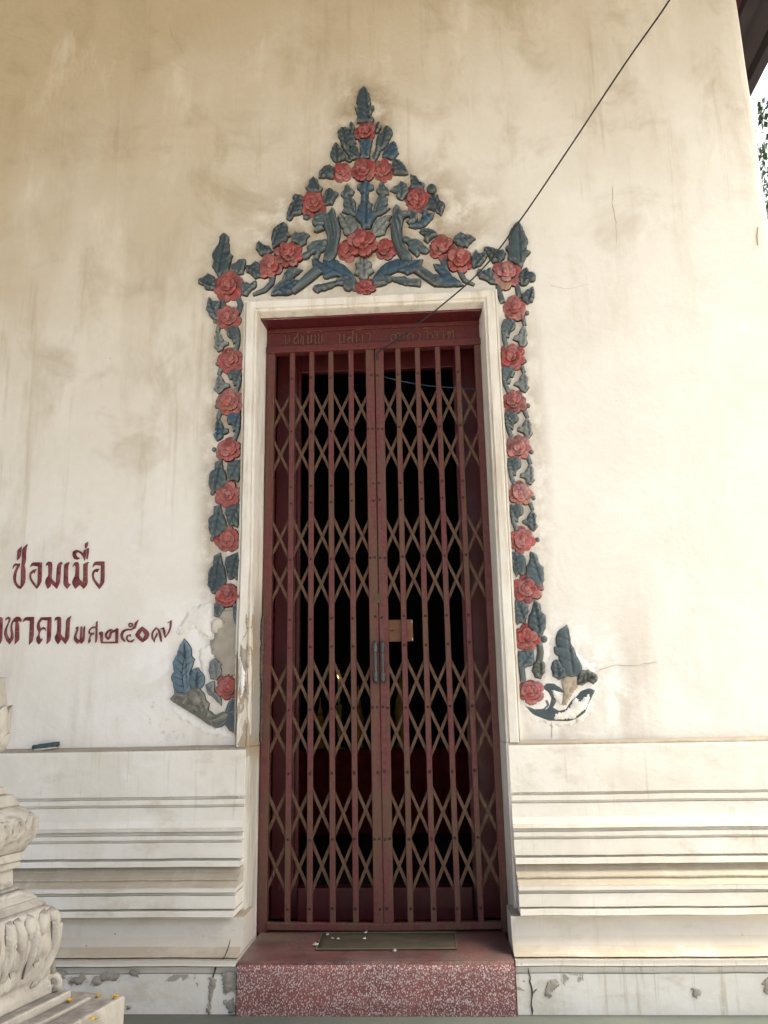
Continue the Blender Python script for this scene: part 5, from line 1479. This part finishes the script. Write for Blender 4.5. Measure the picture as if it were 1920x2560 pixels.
# lotus top
vd = np.array([-CAMP[0]+pc[0], pc[1]-CAMP[1]]); vd /= np.linalg.norm(vd); rt_ = np.array([vd[1], -vd[0]])
def silr(px, py):
    r = ROT @ np.array([px-CX, -(py-CY), -F_PX])
    t = np.dot(pc-CAMP[:2], vd)/np.dot(r[:2], vd); p = CAMP + r*t
    return float(np.dot(p[:2]-pc, rt_)), float(p[2])
R1 = [silr(*q) for q in ((-14, 1884), (6, 1880), (20, 1858), (25, 1838), (27, 1832))]
R2 = [silr(*q) for q in ((-6, 1878), (14, 1862), (22, 1838), (27, 1810), (28, 1785), (32, 1763))]
R3 = [silr(*q) for q in ((4, 1850), (14, 1820), (18, 1790), (20, 1763), (17, 1730), (15, 1694))]
def ring(prof, n, ph, wid, name):
    zs = np.array([p[1] for p in prof]); rs = np.array([p[0] for p in prof])
    if zs[0] > zs[-1]: zs, rs = zs[::-1], rs[::-1]
    for k in range(n):
        a0 = ph + 2*math.pi*k/n; v, f = [], []; nt, nu = 10, 8
        for layer in (0, .012):
            for i in range(nt+1):
                t = i/nt; z = zs[0]+(zs[-1]-zs[0])*t; r = np.interp(z, zs, rs) - layer
                hw = wid*(1-.05-(max(0, t-.45)/.56)**2.2*.93)
                for j in range(nu+1):
                    u = -1+2*j/nu; a = a0 + hw*u
                    rr = r*(1 - .03*u*u) + .004*math.exp(-(u/.15)**2)*(1 if layer == 0 else 0)
                    w = pc + np.array([math.cos(a), math.sin(a)])*rr
                    v.append((w[0], w[1], z - (0 if layer == 0 else .004)))
        n1 = (nt+1)*(nu+1)
        for i in range(nt):
            for j in range(nu):
                q = i*(nu+1)+j; f.append((q, q+1, q+nu+2, q+nu+1)); f.append((n1+q+nu+1, n1+q+nu+2, n1+q+1, n1+q))
            q = i*(nu+1); f.append((q, q+nu+1, n1+q+nu+1, n1+q)); q += nu; f.append((q+nu+1, q, n1+q, n1+q+nu+1))
        q = nt*(nu+1); f += [(q+j, q+j+1, n1+q+j+1, n1+q+j) for j in range(nu)]
        mesh_obj(name, v, f, M['stone'], ped, True)
ring(R1, 8, .3, math.pi/8*1.25, "lotus_petal"); ring(R2, 8, .3+math.pi/8, math.pi/8*1.25, "lotus_petal")
q = MB(); pr = sorted([(max(r-.012, .02), z) for r, z in R3], key=lambda p: p[1])
zb = sil(12, 1966)[1]
q.lathe([(pr[0][0]*.72, zb), (pr[0][0]*.62, zb+.02), (pr[0][0]*.7, R1[0][1]-.005), (R1[0][0]-.012, R1[0][1]+.006)] + [(r+.010, z) for r, z in pr if z > R1[0][1]+.02], (pc[0], pc[1], 0), 28)
q.build("lotus_cup", M['stone'], ped, True)

# yellow blossoms dropped on the base
for (px, py), z, n, lab in (((293, 2492), z3, 4, "at the rear corner of the pedestal's lowest step"), ((176, 2500), z2, 3, "on the pedestal's middle step"), ((234, 2549), z3, 3, "on the lowest step, nearest the picture's bottom edge"), ((239, 2489), z3, 2, "tucked against the riser of the pedestal's middle step")):
    c = PZ(px, py, z+.006); q = MB()
    for i in range(n):
        a = random.uniform(0, 6.28); L = .016; cx, cy = c[0]+random.uniform(-.008, .008), c[1]+random.uniform(-.008, .008)
        ca, sa = math.cos(a), math.sin(a); v = []
        for t, w, h in ((0, .002, .003), (.35, .006, .007), (.75, .007, .010), (1, .002, .008)):
            for s_ in (-1, 0, 1):
                v.append((cx+ca*L*t-sa*w*s_, cy+sa*L*t+ca*w*s_, z+.0015+h*(1 if s_ else .75)))
        q.add(v, [(i*3+j, i*3+j+1, i*3+j+4, i*3+j+3) for i in range(3) for j in range(2)])
        q.add([(p[0], p[1], p[2]-.0012) for p in v], [(i*3+j+3, i*3+j+4, i*3+j+1, i*3+j) for i in range(3) for j in range(2)])
    o = q.build("fallen_blossom", M['yellow'], None, True); tag(o, "bright yellow fallen petals " + lab, "petals", "yellow petals on the pedestal base")

# ================================================================== TREE BEYOND THE CORNER
tc = P(1950, 520, 9.0)
tr = thing("tree", "leafy green tree beyond the right corner of the building", "tree", (tc[0]+1.4, 9.0, 0))
tx, ty = tc[0]+1.4, 9.0; tz = tc[2]
q = MB(); trunk = [(tx, ty, 0), (tx+.1, ty, 2.2), (tx-.05, ty+.1, 4.4), (tx+.1, ty, tz-1.5), (tx, ty, tz+.6)]
q.tube(spline(trunk, 4), list(np.linspace(.26, .07, 17)), 10)
br = []
for i in range(9):
    a = i*2.4; h = tz-2.4+.35*i; e = (tx+math.cos(a)*1.7, ty+math.sin(a)*1.7, h+1.1+random.uniform(-.3, .5)); br.append(e)
    q.tube([(tx, ty, h), (tx+math.cos(a)*.8, ty+math.sin(a)*.8, h+.7), e], [.07, .045, .015], 6)
q.build("trunk", M['bark'], tr, True)
q = MB()
cl = [(random.gauss(e[0], .25), random.gauss(e[1], .25), random.gauss(e[2], .25), random.uniform(.4, .75)) for e in br for _ in range(3)] + [(tx+random.uniform(-1.6, 1.6), ty+random.uniform(-1.6, 1.6), tz+random.uniform(-1.0, 1.6), random.uniform(.35, .6)) for _ in range(14)]
for x, y, z, r in cl:
    for _ in range(130):
        d = Vector((random.gauss(0, 1), random.gauss(0, 1), random.gauss(0, .8))).normalized()*r*random.uniform(.55, 1.05)
        c = Vector((x, y, z))+d; L = random.uniform(.13, .22)
        ax = Vector((random.uniform(-1, 1), random.uniform(-1, 1), random.uniform(-1, .3))).normalized(); sd = ax.orthogonal().normalized()
        q.add([c, c+ax*L*.5+sd*L*.28, c+ax*L, c+ax*L*.5-sd*L*.28], [(0, 1, 2, 3)])
q.build("crown", M['foliage'], tr)
